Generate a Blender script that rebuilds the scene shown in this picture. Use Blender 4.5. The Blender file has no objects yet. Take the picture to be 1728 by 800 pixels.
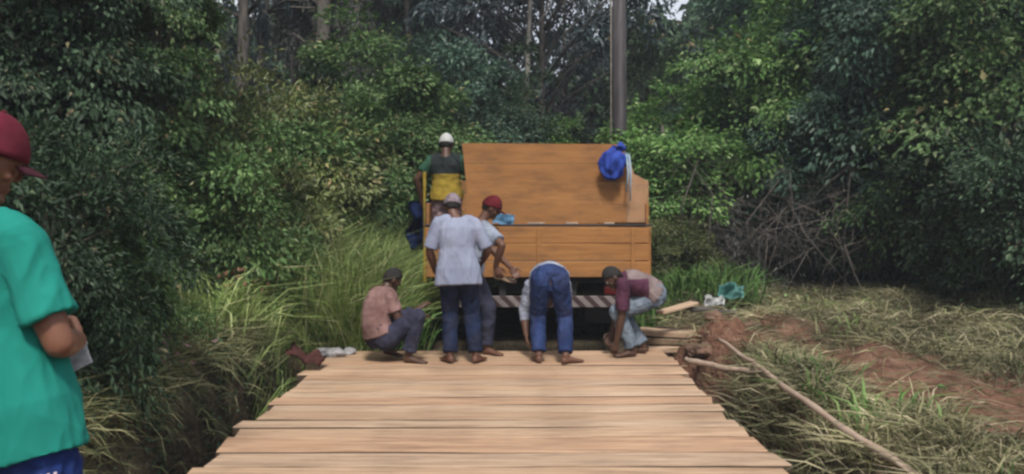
import bpy, bmesh, math, random
import numpy as np
from mathutils import Vector, Matrix, noise

# ------------------------------------------------------------------ camera, world, sun, exposure
SC = bpy.context.scene
COL = SC.collection
F = 1496.0; CX = 865.0; HY = 337.0; CH = 1.6        # focal length in photo pixels, vanishing point, eye height
cam_d = bpy.data.cameras.new('camera'); cam = bpy.data.objects.new('camera', cam_d); COL.objects.link(cam)
cam.location = (0, 0, CH); cam.rotation_euler = (math.radians(90), 0, 0)
cam_d.sensor_width = 36; cam_d.lens = F / 1728 * 36
cam_d.shift_y = -(400 - HY) / 1728; cam_d.shift_x = -1 / 1728
cam_d.clip_end = 2000; cam_d.clip_start = 0.05
SC.camera = cam

SUN_EL, SUN_AZ = 54, 176
w = bpy.data.worlds.new('World'); SC.world = w; w.use_nodes = True
nt = w.node_tree; nt.nodes.clear()
out = nt.nodes.new('ShaderNodeOutputWorld'); bg = nt.nodes.new('ShaderNodeBackground')
sky = nt.nodes.new('ShaderNodeTexSky'); sky.sky_type = 'NISHITA'; sky.sun_disc = False
sky.sun_elevation = math.radians(SUN_EL); sky.sun_rotation = math.radians(SUN_AZ)
sky.air_density = 1.0; sky.dust_density = 5.0; sky.ozone_density = 1.0
mixw = nt.nodes.new('ShaderNodeMixRGB'); mixw.inputs[0].default_value = 0.72
cl = nt.nodes.new('ShaderNodeTexNoise'); cl.inputs['Scale'].default_value = 3.0; cl.inputs['Detail'].default_value = 4
crw = nt.nodes.new('ShaderNodeValToRGB')
crw.color_ramp.elements[0].position = .3; crw.color_ramp.elements[0].color = (7.0, 7.6, 8.8, 1)
crw.color_ramp.elements[1].position = .7; crw.color_ramp.elements[1].color = (11, 11.4, 12.2, 1)
nt.links.new(cl.outputs['Fac'], crw.inputs['Fac'])
nt.links.new(sky.outputs[0], mixw.inputs[1]); nt.links.new(crw.outputs[0], mixw.inputs[2])
nt.links.new(mixw.outputs[0], bg.inputs['Color']); bg.inputs['Strength'].default_value = 0.072
nt.links.new(bg.outputs[0], out.inputs[0])

sd = bpy.data.lights.new('sun', 'SUN'); sd.energy = 2.9; sd.angle = math.radians(10); sd.color = (1, .96, .9)
sun = bpy.data.objects.new('sun', sd); COL.objects.link(sun)
# light comes from behind the camera, from the left, high up
az = math.radians(SUN_AZ); el = math.radians(SUN_EL)
sdir = Vector((math.sin(az) * math.cos(el), math.cos(az) * math.cos(el), math.sin(el)))
sun.rotation_euler = sdir.to_track_quat('Z', 'Y').to_euler()
sun.location = sdir * 40
SC.view_settings.view_transform = 'Standard'; SC.view_settings.look = 'None'
SC.view_settings.gamma = 1; SC.view_settings.exposure = 0.58; SC.view_settings.use_curve_mapping = False
SC.cycles.max_bounces = 6; SC.cycles.diffuse_bounces = 3; SC.cycles.transmission_bounces = 3
SC.cycles.filter_width = 2.6
SC.cycles.use_denoising = True

R_ = random.Random(7)
rng = np.random.default_rng(11)

def P(px, py, D):
    return Vector(((px - CX) / F * D, D, CH + (HY - py) / F * D))

# ------------------------------------------------------------------ object helpers
def tag(o, label=None, cat=None, group=None, kind=None):
    if label: o['label'] = label
    if cat: o['category'] = cat
    if group: o['group'] = group
    if kind: o['kind'] = kind
    return o

def link(name, mesh, parent=None, loc=None):
    o = bpy.data.objects.new(name, mesh); COL.objects.link(o)
    if parent is not None: o.parent = parent
    if loc is not None: o.location = loc
    return o

def thing(name, loc, label, cat, group=None, rz=0):
    o = bpy.data.objects.new(name, None); COL.objects.link(o)
    o.location = loc; o.rotation_euler = (0, 0, rz); o.empty_display_size = .1
    return tag(o, label, cat, group)

def bm_mesh(bm, name, mat, smooth=False):
    me = bpy.data.meshes.new(name)
    bmesh.ops.recalc_face_normals(bm, faces=bm.faces)
    bm.to_mesh(me); bm.free()
    if mat: me.materials.append(mat)
    if smooth: me.polygons.foreach_set('use_smooth', [True] * len(me.polygons))
    return me

def np_mesh(name, v, faces_flat, sizes, mat, smooth=False):
    me = bpy.data.meshes.new(name)
    me.vertices.add(len(v)); me.vertices.foreach_set('co', np.ascontiguousarray(v, dtype=np.float32).ravel())
    me.loops.add(len(faces_flat)); me.loops.foreach_set('vertex_index', np.ascontiguousarray(faces_flat, dtype=np.int32))
    sizes = np.asarray(sizes, dtype=np.int32)
    starts = np.concatenate([[0], np.cumsum(sizes)[:-1]]).astype(np.int32)
    me.polygons.add(len(sizes)); me.polygons.foreach_set('loop_start', starts); me.polygons.foreach_set('loop_total', sizes)
    if smooth: me.polygons.foreach_set('use_smooth', np.ones(len(sizes), dtype=bool))
    me.update(calc_edges=True); me.validate()
    if mat: me.materials.append(mat)
    return me

# ------------------------------------------------------------------ materials
def nodes(name):
    m = bpy.data.materials.new(name); m.use_nodes = True
    t = m.node_tree
    return m, t, t.nodes['Principled BSDF'], t.nodes['Material Output']

def ramp(t, stops):
    r = t.nodes.new('ShaderNodeValToRGB'); e = r.color_ramp.elements
    while len(e) < len(stops): e.new(.5)
    for i, (p, c) in enumerate(stops): e[i].position = p; e[i].color = (*c, 1)
    return r

def mat_noise(name, c1, c2, scale=6, rough=.8, bump=.2, bscale=None, stretch=(1, 1, 1), detail=5, spec=.3, metal=0, bdist=.01, rnd=0, dirt=0, dscale=2.5, dcol=(.05, .035, .025), dstretch=(1, 1, 1)):
    m, t, b, o = nodes(name)
    tc = t.nodes.new('ShaderNodeTexCoord'); mp = t.nodes.new('ShaderNodeMapping'); mp.inputs['Scale'].default_value = stretch
    t.links.new(tc.outputs['Object'], mp.inputs['Vector'])
    n = t.nodes.new('ShaderNodeTexNoise'); n.inputs['Scale'].default_value = scale; n.inputs['Detail'].default_value = detail
    t.links.new(mp.outputs[0], n.inputs['Vector'])
    r = ramp(t, [(.3, c1), (.7, c2)]); t.links.new(n.outputs['Fac'], r.inputs['Fac'])
    colour = r.outputs[0]
    if rnd:
        oi = t.nodes.new('ShaderNodeObjectInfo'); hs = t.nodes.new('ShaderNodeHueSaturation')
        mr = t.nodes.new('ShaderNodeMapRange'); mr.inputs[3].default_value = 1 - rnd; mr.inputs[4].default_value = 1 + rnd
        t.links.new(oi.outputs['Random'], mr.inputs[0]); t.links.new(mr.outputs[0], hs.inputs['Value'])
        t.links.new(colour, hs.inputs['Color']); colour = hs.outputs[0]
    if dirt:
        mp2 = t.nodes.new('ShaderNodeMapping'); mp2.inputs['Scale'].default_value = dstretch; t.links.new(tc.outputs['Object'], mp2.inputs['Vector'])
        oi2 = t.nodes.new('ShaderNodeObjectInfo'); t.links.new(oi2.outputs['Location'], mp2.inputs['Location'])
        dn = t.nodes.new('ShaderNodeTexNoise'); dn.inputs['Scale'].default_value = dscale; dn.inputs['Detail'].default_value = 7; dn.inputs['Roughness'].default_value = .65
        t.links.new(mp2.outputs[0], dn.inputs['Vector'])
        dm = t.nodes.new('ShaderNodeMapRange'); dm.inputs[1].default_value = .46; dm.inputs[2].default_value = .72; dm.inputs[4].default_value = dirt
        t.links.new(dn.outputs['Fac'], dm.inputs[0]); dx = t.nodes.new('ShaderNodeMixRGB'); dx.inputs[2].default_value = (*dcol, 1)
        t.links.new(dm.outputs[0], dx.inputs[0]); t.links.new(colour, dx.inputs[1]); colour = dx.outputs[0]
    t.links.new(colour, b.inputs['Base Color'])
    b.inputs['Roughness'].default_value = rough; b.inputs['Specular IOR Level'].default_value = spec; b.inputs['Metallic'].default_value = metal
    if bump:
        n2 = t.nodes.new('ShaderNodeTexNoise'); n2.inputs['Scale'].default_value = bscale or scale * 4; n2.inputs['Detail'].default_value = 6
        t.links.new(mp.outputs[0], n2.inputs['Vector'])
        bp = t.nodes.new('ShaderNodeBump'); bp.inputs['Strength'].default_value = bump; bp.inputs['Distance'].default_value = bdist
        t.links.new(n2.outputs['Fac'], bp.inputs['Height']); t.links.new(bp.outputs[0], b.inputs['Normal'])
    return m

def mat_leaf(name, stops, rough=.5, trans=.28, spec=.3, clump=.35, cscale=1.3):
    """leaf material: its own green for every leaf (random per island), slow drift between clumps, some light passes through"""
    m, t, b, o = nodes(name)
    g = t.nodes.new('ShaderNodeNewGeometry'); r = ramp(t, stops)
    t.links.new(g.outputs['Random Per Island'], r.inputs['Fac'])
    tc = t.nodes.new('ShaderNodeTexCoord'); n = t.nodes.new('ShaderNodeTexNoise'); n.inputs['Scale'].default_value = cscale; n.inputs['Detail'].default_value = 2
    t.links.new(tc.outputs['Object'], n.inputs['Vector'])
    oi = t.nodes.new('ShaderNodeObjectInfo')
    ad = t.nodes.new('ShaderNodeMath'); ad.operation = 'ADD'; t.links.new(n.outputs['Fac'], ad.inputs[0])
    m1 = t.nodes.new('ShaderNodeMath'); m1.operation = 'MULTIPLY_ADD'; m1.inputs[1].default_value = .3; m1.inputs[2].default_value = -.15
    t.links.new(oi.outputs['Random'], m1.inputs[0]); t.links.new(m1.outputs[0], ad.inputs[1])
    mr = t.nodes.new('ShaderNodeMapRange'); mr.inputs[1].default_value = .3; mr.inputs[2].default_value = .7
    mr.inputs[3].default_value = 1 - clump; mr.inputs[4].default_value = 1 + clump * 1.3
    t.links.new(ad.outputs[0], mr.inputs[0])
    hs = t.nodes.new('ShaderNodeHueSaturation'); t.links.new(r.outputs[0], hs.inputs['Color']); t.links.new(mr.outputs[0], hs.inputs['Value'])
    t.links.new(hs.outputs[0], b.inputs['Base Color'])
    b.inputs['Roughness'].default_value = rough; b.inputs['Specular IOR Level'].default_value = spec
    tr = t.nodes.new('ShaderNodeBsdfTranslucent'); t.links.new(hs.outputs[0], tr.inputs['Color'])
    mx = t.nodes.new('ShaderNodeMixShader'); mx.inputs[0].default_value = trans
    t.links.new(b.outputs[0], mx.inputs[1]); t.links.new(tr.outputs[0], mx.inputs[2]); t.links.new(mx.outputs[0], o.inputs[0])
    return m

M = {}
pk = dict(stretch=(.45, 9, 9), rough=.8, bump=.5, bscale=16, bdist=.008, detail=8, dirt=.55, dscale=2.2, dcol=(.12, .075, .048), dstretch=(.8, 3.2, 3))
M['plank'] = mat_noise('sawn_wood', (0.276, 0.173, 0.103), (0.478, 0.327, 0.216), scale=3.4, rnd=.10, **pk)
M['plank_red'] = mat_noise('reddish_sawn_wood', (0.276, 0.158, 0.092), (0.460, 0.299, 0.193), scale=3.0, rnd=.10, **pk)
M['plank_pale'] = mat_noise('pale_sawn_wood', (0.294, 0.193, 0.124), (0.497, 0.359, 0.248), scale=3.0, rnd=.10, **pk)
M['plank_edge'] = mat_noise('plank_edge_seam_shade', (.045, .03, .02), (.10, .068, .045), scale=5, stretch=(.6, 4, 4), rough=.95)  # long plank edges coloured dark to paint the shadow lines at the seams
M['beam'] = mat_noise('old_beam_wood', (.10, .07, .045), (.2, .14, .09), scale=5, stretch=(5, .6, 5), rough=.9)
M['log'] = mat_noise('debarked_log', (0.210, 0.147, 0.105), (0.350, 0.266, 0.202), scale=4, stretch=(6, .8, 6), rough=.85, bump=.4, rnd=.15)
M['bark'] = mat_noise('bark', (.045, .04, .038), (.13, .115, .10), scale=5, stretch=(3, 3, .7), rough=.95, bump=.7, bdist=.03)
M['bark_pale'] = mat_noise('pale_bark', (.16, .15, .13), (.32, .30, .27), scale=5, stretch=(3, 3, .7), rough=.95, bump=.6, bdist=.02)
M['pole'] = mat_noise('weathered_pole', (.05, .047, .05), (.11, .10, .108), scale=4, stretch=(5, 5, .5), rough=.95, bump=.4)
M['twig'] = mat_noise('dead_twig', (.05, .045, .04), (.14, .12, .105), scale=3, rough=.95, bump=0)
dk_ = dict(rough=.75, bump=.4, bscale=10, dirt=.6, dscale=3.2, dcol=(.08, .045, .025), dstretch=(.8, 1, 2.2), detail=8)
M['dump'] = mat_noise('weathered_orange_board', (.235, .104, .032), (.30, .138, .045), scale=3.0, stretch=(.6, 2, 4), **dk_)
M['dump2'] = mat_noise('worn_orange_board', (.235, .102, .03), (.325, .148, .046), scale=4, stretch=(.35, 2, 6), **dk_)
M['dumppale'] = mat_noise('faded_orange_board', (.27, .145, .07), (.35, .20, .11), scale=3, stretch=(2, 2, .5), **dk_)
M['black'] = mat_noise('dirty_black_steel', (.012, .012, .014), (.03, .028, .027), scale=8, rough=.7, bump=.2)
M['rubber'] = mat_noise('tyre_rubber', (.012, .012, .012), (.03, .027, .024), scale=12, rough=.9, bump=.2)
M['rim'] = mat_noise('dusty_steel_rim', (.14, .12, .10), (.25, .22, .2), scale=8, rough=.6, metal=.3)
M['glass'] = mat_noise('dark_window_glass', (.02, .025, .03), (.03, .035, .04), scale=2, rough=.1, bump=0, spec=.6)
M['lamp_red'] = mat_noise('red_lens', (.05, .006, .006), (.09, .012, .01), scale=8, rough=.3, bump=0)
M['paint'] = mat_noise('cab_paint', (.30, .13, .05), (.38, .18, .07), scale=4, rough=.5)
M['paper'] = mat_noise('white_paper', (0.433, 0.447, 0.462), (0.517, 0.524, 0.538), scale=9, rough=.8, bump=.2)
M['stone'] = mat_noise('grey_stone', (0.182, 0.179, 0.182), (0.319, 0.312, 0.319), scale=7, rough=.9, bump=.6)
M['clod'] = mat_noise('red_soil_clod', (.075, .045, .032), (.19, .115, .08), scale=6, rough=1, bump=.9, bdist=.03)
M['bluebag'] = mat_noise('blue_cloth', (0.009, 0.027, 0.198), (0.023, 0.061, 0.319), scale=7, rough=.75, bump=.4)
M['bluetarp'] = mat_noise('dark_blue_tarpaulin', (.010, .02, .085), (.025, .05, .17), scale=4, rough=.6, bump=.4)
M['lightblue'] = mat_noise('light_blue_plastic', (.10, .24, .42), (.2, .38, .56), scale=7, rough=.5, bump=.3)
M['cord'] = mat_noise('pale_blue_cord', (.22, .33, .42), (.35, .46, .55), scale=20, rough=.8, bump=0)
M['teal'] = mat_noise('teal_plastic', (.06, .19, .17), (.14, .33, .30), scale=9, rough=.5, bump=.4)
M['whiteplastic'] = mat_noise('white_plastic', (0.418, 0.426, 0.418), (0.532, 0.532, 0.532), scale=9, rough=.4, bump=.3)
M['rag'] = mat_noise('dark_red_rag', (.06, .025, .022), (.16, .06, .05), scale=9, rough=.95, bump=.5)
M['deadleaf'] = mat_noise('dead_red_leaf', (.14, .06, .04), (.24, .12, .08), scale=9, rough=.9, bump=.2)
M['pinkflower'] = mat_noise('dusty_pink_leaf', (.11, .065, .065), (.19, .12, .12), scale=9, rough=.9, bump=.2)

def skin(name, c, k=1.25):
    return mat_noise(name, c, tuple(x * k for x in c), scale=9, rough=.5, bump=.08, spec=.35, bscale=60, bdist=.002)
M['skin_dark'] = skin('dark_brown_skin', (.060, .030, .019))
M['skin_mid'] = skin('brown_skin', (.095, .044, .028))
M['skin_tan'] = skin('tan_skin', (.15, .066, .040))
M['eye'] = mat_noise('eyeball', (.5, .48, .45), (.6, .58, .55), scale=3, rough=.2, bump=0)
M['hair'] = mat_noise('black_hair', (.008, .007, .007), (.02, .017, .016), scale=40, rough=.8, bump=.8, bdist=.006)

def cloth(name, c1, c2, scale=9, stretch=(1, 1, 1)):
    return mat_noise(name, tuple(x * .85 for x in c1), tuple(x * 1.08 for x in c2), scale=scale, rough=.92, bump=.35, bscale=60, spec=.12, bdist=.003, stretch=stretch, dirt=.26, dscale=4.5, dcol=(.06, .042, .032))
M['teal_shirt'] = mat_noise('teal_cotton', (0.009, 0.152, 0.120), (0.018, 0.207, 0.164), scale=5, rough=.95, bump=.4, bscale=90, spec=.1, bdist=.002, stretch=(1, 1, .5))
M['navy_track'] = cloth('navy_track_cloth', (.012, .03, .13), (.02, .045, .17), 5)
M['stripe'] = cloth('pale_pink_stripe_cloth', (.55, .42, .46), (.62, .5, .54))
M['maroon_cap'] = cloth('maroon_cap_cloth', (.085, .010, .020), (.125, .016, .030))
M['capbrim'] = cloth('grey_brim_cloth', (.10, .03, .045), (.14, .05, .065))
M['lilac_shirt'] = cloth('pale_lilac_grey_cotton', (0.189, 0.210, 0.293), (0.252, 0.272, 0.357), 4, (1, 1, .4))
M['jean_dark'] = cloth('dark_navy_denim', (0.006, 0.010, 0.027), (0.015, 0.024, 0.057), 7)
M['jean_blue'] = cloth('blue_denim', (.009, .017, .056), (.026, .045, .125), 6)
M['jean_grey'] = cloth('washed_grey_blue_denim', (0.084, 0.114, 0.152), (0.182, 0.220, 0.266), 8, (1, 1, .35))
M['pink_shirt'] = cloth('faded_pink_cotton', (.13, .068, .06), (.24, .145, .135), 6)
M['navy_trousers'] = cloth('dark_navy_trousers', (.016, .018, .036), (.04, .042, .07), 6)
M['greyblue_shirt'] = cloth('grey_blue_cotton', (0.167, 0.198, 0.258), (0.258, 0.289, 0.350), 6)
M['red_cap'] = cloth('dark_red_cap_cloth', (.07, .008, .011), (.10, .012, .017))
M['grey_cap'] = cloth('mottled_brown_grey_cap', (.09, .07, .085), (.25, .2, .22), 35)
M['white_cap'] = cloth('white_cap_cloth', (0.350, 0.363, 0.350), (0.462, 0.462, 0.447))
M['black_shirt'] = cloth('black_jersey', (.012, .016, .016), (.022, .028, .03))
M['green_sleeve'] = cloth('dark_green_jersey', (.015, .05, .03), (.025, .075, .045))
M['yellow_shirt'] = cloth('yellow_jersey', (0.243, 0.167, 0.023), (0.319, 0.228, 0.038))
M['brown_shorts'] = cloth('mottled_brown_shorts', (.12, .075, .08), (.3, .21, .21), 18)
M['maroon_shirt'] = cloth('dark_maroon_cotton', (.05, .018, .035), (.10, .035, .06), 6)
M['greypink_shirt'] = cloth('faded_grey_pink_cloth', (0.137, 0.099, 0.099), (0.213, 0.167, 0.160), 8)
M['white_shirt'] = cloth('pale_grey_cotton', (.20, .22, .29), (.29, .31, .37))
M['sandal'] = mat_noise('worn_leather', (.03, .02, .018), (.07, .05, .045), scale=9, rough=.8)

# foliage
def dk(c, k): return tuple(x * k for x in c)
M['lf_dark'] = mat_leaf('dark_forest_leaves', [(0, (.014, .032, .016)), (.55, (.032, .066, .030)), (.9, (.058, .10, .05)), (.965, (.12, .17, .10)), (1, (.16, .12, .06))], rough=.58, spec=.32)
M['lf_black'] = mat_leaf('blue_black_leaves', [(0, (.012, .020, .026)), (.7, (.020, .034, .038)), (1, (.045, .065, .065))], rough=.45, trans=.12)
M['lf_mid'] = mat_leaf('mid_green_leaves', [(0, (.032, .070, .022)), (.6, (.072, .14, .040)), (.92, (.135, .21, .075)), (.97, (.22, .28, .14)), (1, (.27, .20, .09))], rough=.58, spec=.32)
M['lf_bright'] = mat_leaf('bright_green_leaves', [(0, (.045, .11, .028)), (.6, (.105, .21, .052)), (.92, (.18, .29, .09)), (.98, (.29, .38, .18)), (1, (.3, .24, .1))], trans=.33, rough=.58, spec=.32)
M['lf_blue'] = mat_leaf('blue_green_leaves', [(0, (.03, .070, .050)), (.6, (.070, .142, .092)), (.92, (.13, .21, .15)), (1, (.24, .30, .24))], rough=.58, spec=.32)
M['lf_olive'] = mat_leaf('olive_leaves', [(0, (.055, .075, .022)), (.6, (.12, .15, .045)), (.94, (.22, .24, .10)), (1, (.3, .22, .11))], rough=.45, spec=.4)
M['lf_grey'] = mat_leaf('purple_grey_dry_leaves', [(0, (.022, .026, .024)), (.6, (.050, .055, .048)), (1, (.13, .125, .11))], trans=.12)
M['grass'] = mat_leaf('green_grass', [(0, (.09, .14, .04)), (.5, (.19, .265, .075)), (.85, (.30, .36, .14)), (1, (.46, .44, .25))], trans=.3, rough=.6)
M['grass_br'] = mat_leaf('fresh_green_grass', [(0, (.05, .12, .025)), (.6, (.11, .22, .05)), (1, (.21, .31, .10))], trans=.3, rough=.6)
M['grass_dry'] = mat_leaf('dry_cut_grass', [(0, (.07, .07, .032)), (.35, (.135, .135, .062)), (.75, (.235, .215, .115)), (1, (.42, .36, .23))], trans=.15, rough=.7, clump=.5)
M['grass_verge'] = mat_leaf('verge_grass', [(0, (.04, .05, .02)), (.5, (.10, .11, .045)), (.85, (.19, .185, .09)), (1, (.32, .28, .16))], trans=.2, rough=.7, clump=.45)

# ------------------------------------------------------------------ ground
def sm(a, b, x):
    t = np.clip((np.asarray(x, dtype=float) - a) / (b - a), 0, 1); return t * t * (3 - 2 * t)

def vnoise(x, y, s, seed=0.0):
    """cheap smooth noise from sines, vectorised"""
    x = np.asarray(x) * s + seed; y = np.asarray(y) * s - seed * 1.7
    return (np.sin(1.7 * x + 1.3 * np.sin(1.1 * y + .5)) + np.sin(2.3 * y + 1.9 * np.sin(1.3 * x + 2.1)) + .6 * np.sin(4.1 * x - 3.3 * y)) / 2.6

def track_d(x, y):
    ax, ay, bx, by = 2.0, 9.7, 3.95, 5.3
    t = np.clip(((x - ax) * (bx - ax) + (y - ay) * (by - ay)) / ((bx - ax) ** 2 + (by - ay) ** 2), 0, 1)
    return np.hypot(x - ax - t * (bx - ax), y - ay - t * (by - ay))

def Hgt(x, y):
    x = np.asarray(x, dtype=float); y = np.asarray(y, dtype=float)
    x = x + (.10 * vnoise(x, y, 1.6, 3) + .05 * vnoise(x, y, 5.5, 8) + .03 * vnoise(x, y, 13, 2)) * sm(9.3, 8.8, y)
    gy = sm(4.25, 4.6, y) * (1 - sm(9.15, 9.45, y))
    gx = sm(-2.52, -2.2, x) * (1 - sm(1.72, 2.12, x))
    cw = sm(-2.62, -2.25, x) * (1 - sm(1.72, 2.2, x))
    left = .34 + .10 * np.clip(-x - 2.5, 0, 8) - .2 * sm(8.3, 9.4, y) + .05 * sm(9, 12, y)
    right = .10 + .03 * np.clip(x - 3, 0, 12)
    centre = np.where(y < 6.8, -.015, -.12)
    far = sm(15, 26, y)
    side = np.where(x < 0, left, right)
    h = cw * centre + (1 - cw) * side
    gb = sm(9.2, 9.4, y) * (1 - sm(10.3, 10.8, y)) * sm(-1.25, -.95, x) * (1 - sm(1.5, 1.75, x))
    h = h - .95 * np.maximum(gy * gx, gb)
    h = h + .40 * np.exp(-(((x - 2.05) / .38) ** 2 + ((y - 9.1) / .55) ** 2)) + .16 * np.exp(-(((x - 2.7) / .7) ** 2 + ((y - 9.9) / .5) ** 2))
    h = h + np.exp(-(((x - 2.1) / .6) ** 2 + ((y - 9.0) / .9) ** 2)) * (.07 * np.abs(vnoise(x, y, 6, 3)) + .05 * vnoise(x, y, 14, 6))
    h = h + .10 * np.exp(-(((x - 2.25) / .3) ** 2 + ((y - 7.2) / .9) ** 2))
    h = h - .07 * np.exp(-(track_d(x, y) / .5) ** 2) + sm(2.0, 2.5, x) * (1 - sm(12, 16, y)) * (.16 * np.maximum(vnoise(x, y, 1.25, 31), 0) * sm(.4, 1.0, track_d(x, y)) + .05 * np.abs(vnoise(x, y, 3.1, 14)))
    out = 1 - sm(-2.6, -2.1, x) * (1 - sm(1.7, 2.1, x)) * (1 - sm(12, 14, y))
    h = h + out * (.045 * vnoise(x, y, 1.4) + .022 * vnoise(x, y, 4.3, 5) + .012 * vnoise(x, y, 11, 9))
    h = h + far * .6 + sm(40, 160, np.hypot(x, y)) * 4
    return h

def axis(lo, hi, step, far, n):
    g = np.geomspace(step, far, n)
    return np.concatenate([lo - g[::-1], np.arange(lo, hi + 1e-6, step), hi + g])
gxs = axis(-6, 8, .07, 600, 40); gys = axis(2.5, 14, .07, 600, 40)
X, Y = np.meshgrid(gxs, gys, indexing='xy'); Z = Hgt(X, Y)
nx, ny = len(gxs), len(gys)
ii = (np.arange(ny - 1)[:, None] * nx + np.arange(nx - 1)[None, :]).ravel()
fl = np.stack([ii, ii + 1, ii + nx + 1, ii + nx], 1).ravel()

def ground_mat():
    m, t, b, o = nodes('forest_soil')
    tc = t.nodes.new('ShaderNodeTexCoord'); at = t.nodes.new('ShaderNodeAttribute'); at.attribute_name = 'soil'
    n = t.nodes.new('ShaderNodeTexNoise'); n.inputs['Scale'].default_value = 5; n.inputs['Detail'].default_value = 8; n.inputs['Roughness'].default_value = .7
    t.links.new(tc.outputs['Object'], n.inputs['Vector'])
    red = ramp(t, [(.3, (.06, .030, .020)), (.5, (.15, .076, .050)), (.7, (.23, .135, .094))])
    lit = ramp(t, [(.3, (.022, .019, .013)), (.55, (.06, .048, .03)), (.75, (.12, .10, .06))])
    for r in (red, lit): t.links.new(n.outputs['Fac'], r.inputs['Fac'])
    mx = t.nodes.new('ShaderNodeMixRGB'); t.links.new(at.outputs['Fac'], mx.inputs[0])
    t.links.new(lit.outputs[0], mx.inputs[1]); t.links.new(red.outputs[0], mx.inputs[2])
    t.links.new(mx.outputs[0], b.inputs['Base Color']); b.inputs['Roughness'].default_value = 1; b.inputs['Specular IOR Level'].default_value = .1
    n2 = t.nodes.new('ShaderNodeTexNoise'); n2.inputs['Scale'].default_value = 22; n2.inputs['Detail'].default_value = 8
    t.links.new(tc.outputs['Object'], n2.inputs['Vector'])
    bp = t.nodes.new('ShaderNodeBump'); bp.inputs['Strength'].default_value = .9; bp.inputs['Distance'].default_value = .05
    t.links.new(n2.outputs['Fac'], bp.inputs['Height']); t.links.new(bp.outputs[0], b.inputs['Normal'])
    return m

gme = np_mesh('ground', np.stack([X.ravel(), Y.ravel(), Z.ravel()], 1), fl, np.full(len(ii), 4), ground_mat(), True)
soil = np.exp(-(track_d(X, Y) / 1.15) ** 2) * (X > 1.6)
soil = np.maximum(soil, np.exp(-(((X - 2.2) / .8) ** 2 + ((Y - 9.2) / 1.0) ** 2)))
soil = np.maximum(soil, .7 * np.exp(-(((X - 2.6) / .6) ** 2 + ((Y - 6.5) / 2.5) ** 2)))
soil = np.maximum(soil, ((X > -2.4) & (X < 2.0) & (Y < 4.7)) * .9)
soil = np.clip(soil + .15 * vnoise(X, Y, 3), 0, 1)
at = gme.attributes.new('soil', 'FLOAT', 'POINT'); at.data.foreach_set('value', soil.ravel().astype(np.float32))
tag(link('ground', gme), kind='structure')

# ------------------------------------------------------------------ mesh builders
def box(bm, c, s, rot=None, bevel=0):
    r = bmesh.ops.create_cube(bm, size=1)
    vs = r['verts']
    bmesh.ops.scale(bm, vec=s, verts=vs)
    if bevel:
        es = list({e for v in vs for e in v.link_edges})
        rb = bmesh.ops.bevel(bm, geom=es, offset=bevel, segments=1, affect='EDGES')
        vs = list({v for f in rb['faces'] for v in f.verts} | {v for v in vs if v.is_valid})
    if rot is not None: bmesh.ops.rotate(bm, cent=(0, 0, 0), matrix=rot, verts=vs)
    bmesh.ops.translate(bm, vec=c, verts=vs)
    return vs

def frame_of(d):
    d = Vector(d).normalized()
    a = Vector((0, 0, 1)) if abs(d.z) < .9 else Vector((1, 0, 0))
    u = d.cross(a).normalized(); v = u.cross(d).normalized()
    return d, u, v

def tube(bm, pts, rad, n=8, cap=True):
    pts = [Vector(p) for p in pts]; rings = []
    for i, p in enumerate(pts):
        d = (pts[min(i + 1, len(pts) - 1)] - pts[max(i - 1, 0)])
        if i == 0: _, u, v = frame_of(d)
        else:
            dn = d.normalized(); u = (u - dn * u.dot(dn)).normalized(); v = dn.cross(u)
        r = rad[i] if hasattr(rad, '__len__') else rad
        rings.append([bm.verts.new(p + (u * math.cos(a) + v * math.sin(a)) * r) for a in [2 * math.pi * k / n for k in range(n)]])
    for a, b in zip(rings, rings[1:]):
        for k in range(n): bm.faces.new((a[k], a[(k + 1) % n], b[(k + 1) % n], b[k]))
    if cap:
        bm.faces.new(rings[0][::-1]); bm.faces.new(rings[-1])
    return rings

def loft(bm, rings, n=20):
    """rings: (centre, axis_x, axis_y, rx, ry)"""
    rr = []
    for c, ax, ay, rx, ry in rings:
        rr.append([bm.verts.new(c + ax * (rx * math.cos(a)) + ay * (ry * math.sin(a))) for a in [2 * math.pi * k / n for k in range(n)]])
    for a, b in zip(rr, rr[1:]):
        for k in range(n): bm.faces.new((a[k], a[(k + 1) % n], b[(k + 1) % n], b[k]))
    bm.faces.new(rr[0][::-1]); bm.faces.new(rr[-1])

def ball(bm, c, r, M3=None, sub=2):
    res = bmesh.ops.create_icosphere(bm, subdivisions=sub, radius=1)
    vs = res['verts']
    rv = Vector((r, r, r)) if not hasattr(r, '__len__') else Vector(r)
    for v in vs:
        p = Vector((v.co.x * rv.x, v.co.y * rv.y, v.co.z * rv.z))
        if M3 is not None: p = M3 @ p
        v.co = p + Vector(c)
    return vs

def limb(bm, pts, rad, n=14):
    """tapered limb with round joints, pts/rad lists"""
    for i in range(len(pts) - 1):
        a, b = Vector(pts[i]), Vector(pts[i + 1])
        d, u, v = frame_of(b - a)
        loft(bm, [(a, u, v, rad[i], rad[i]), (a.lerp(b, .35), u, v, rad[i] * .72 + rad[i + 1] * .28, rad[i] * .72 + rad[i + 1] * .28), (b, u, v, rad[i + 1], rad[i + 1])], n)
    for p, r in zip(pts, rad): ball(bm, p, r * .995)

def V2(x, y, z): return Vector((x, y, z))

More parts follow.
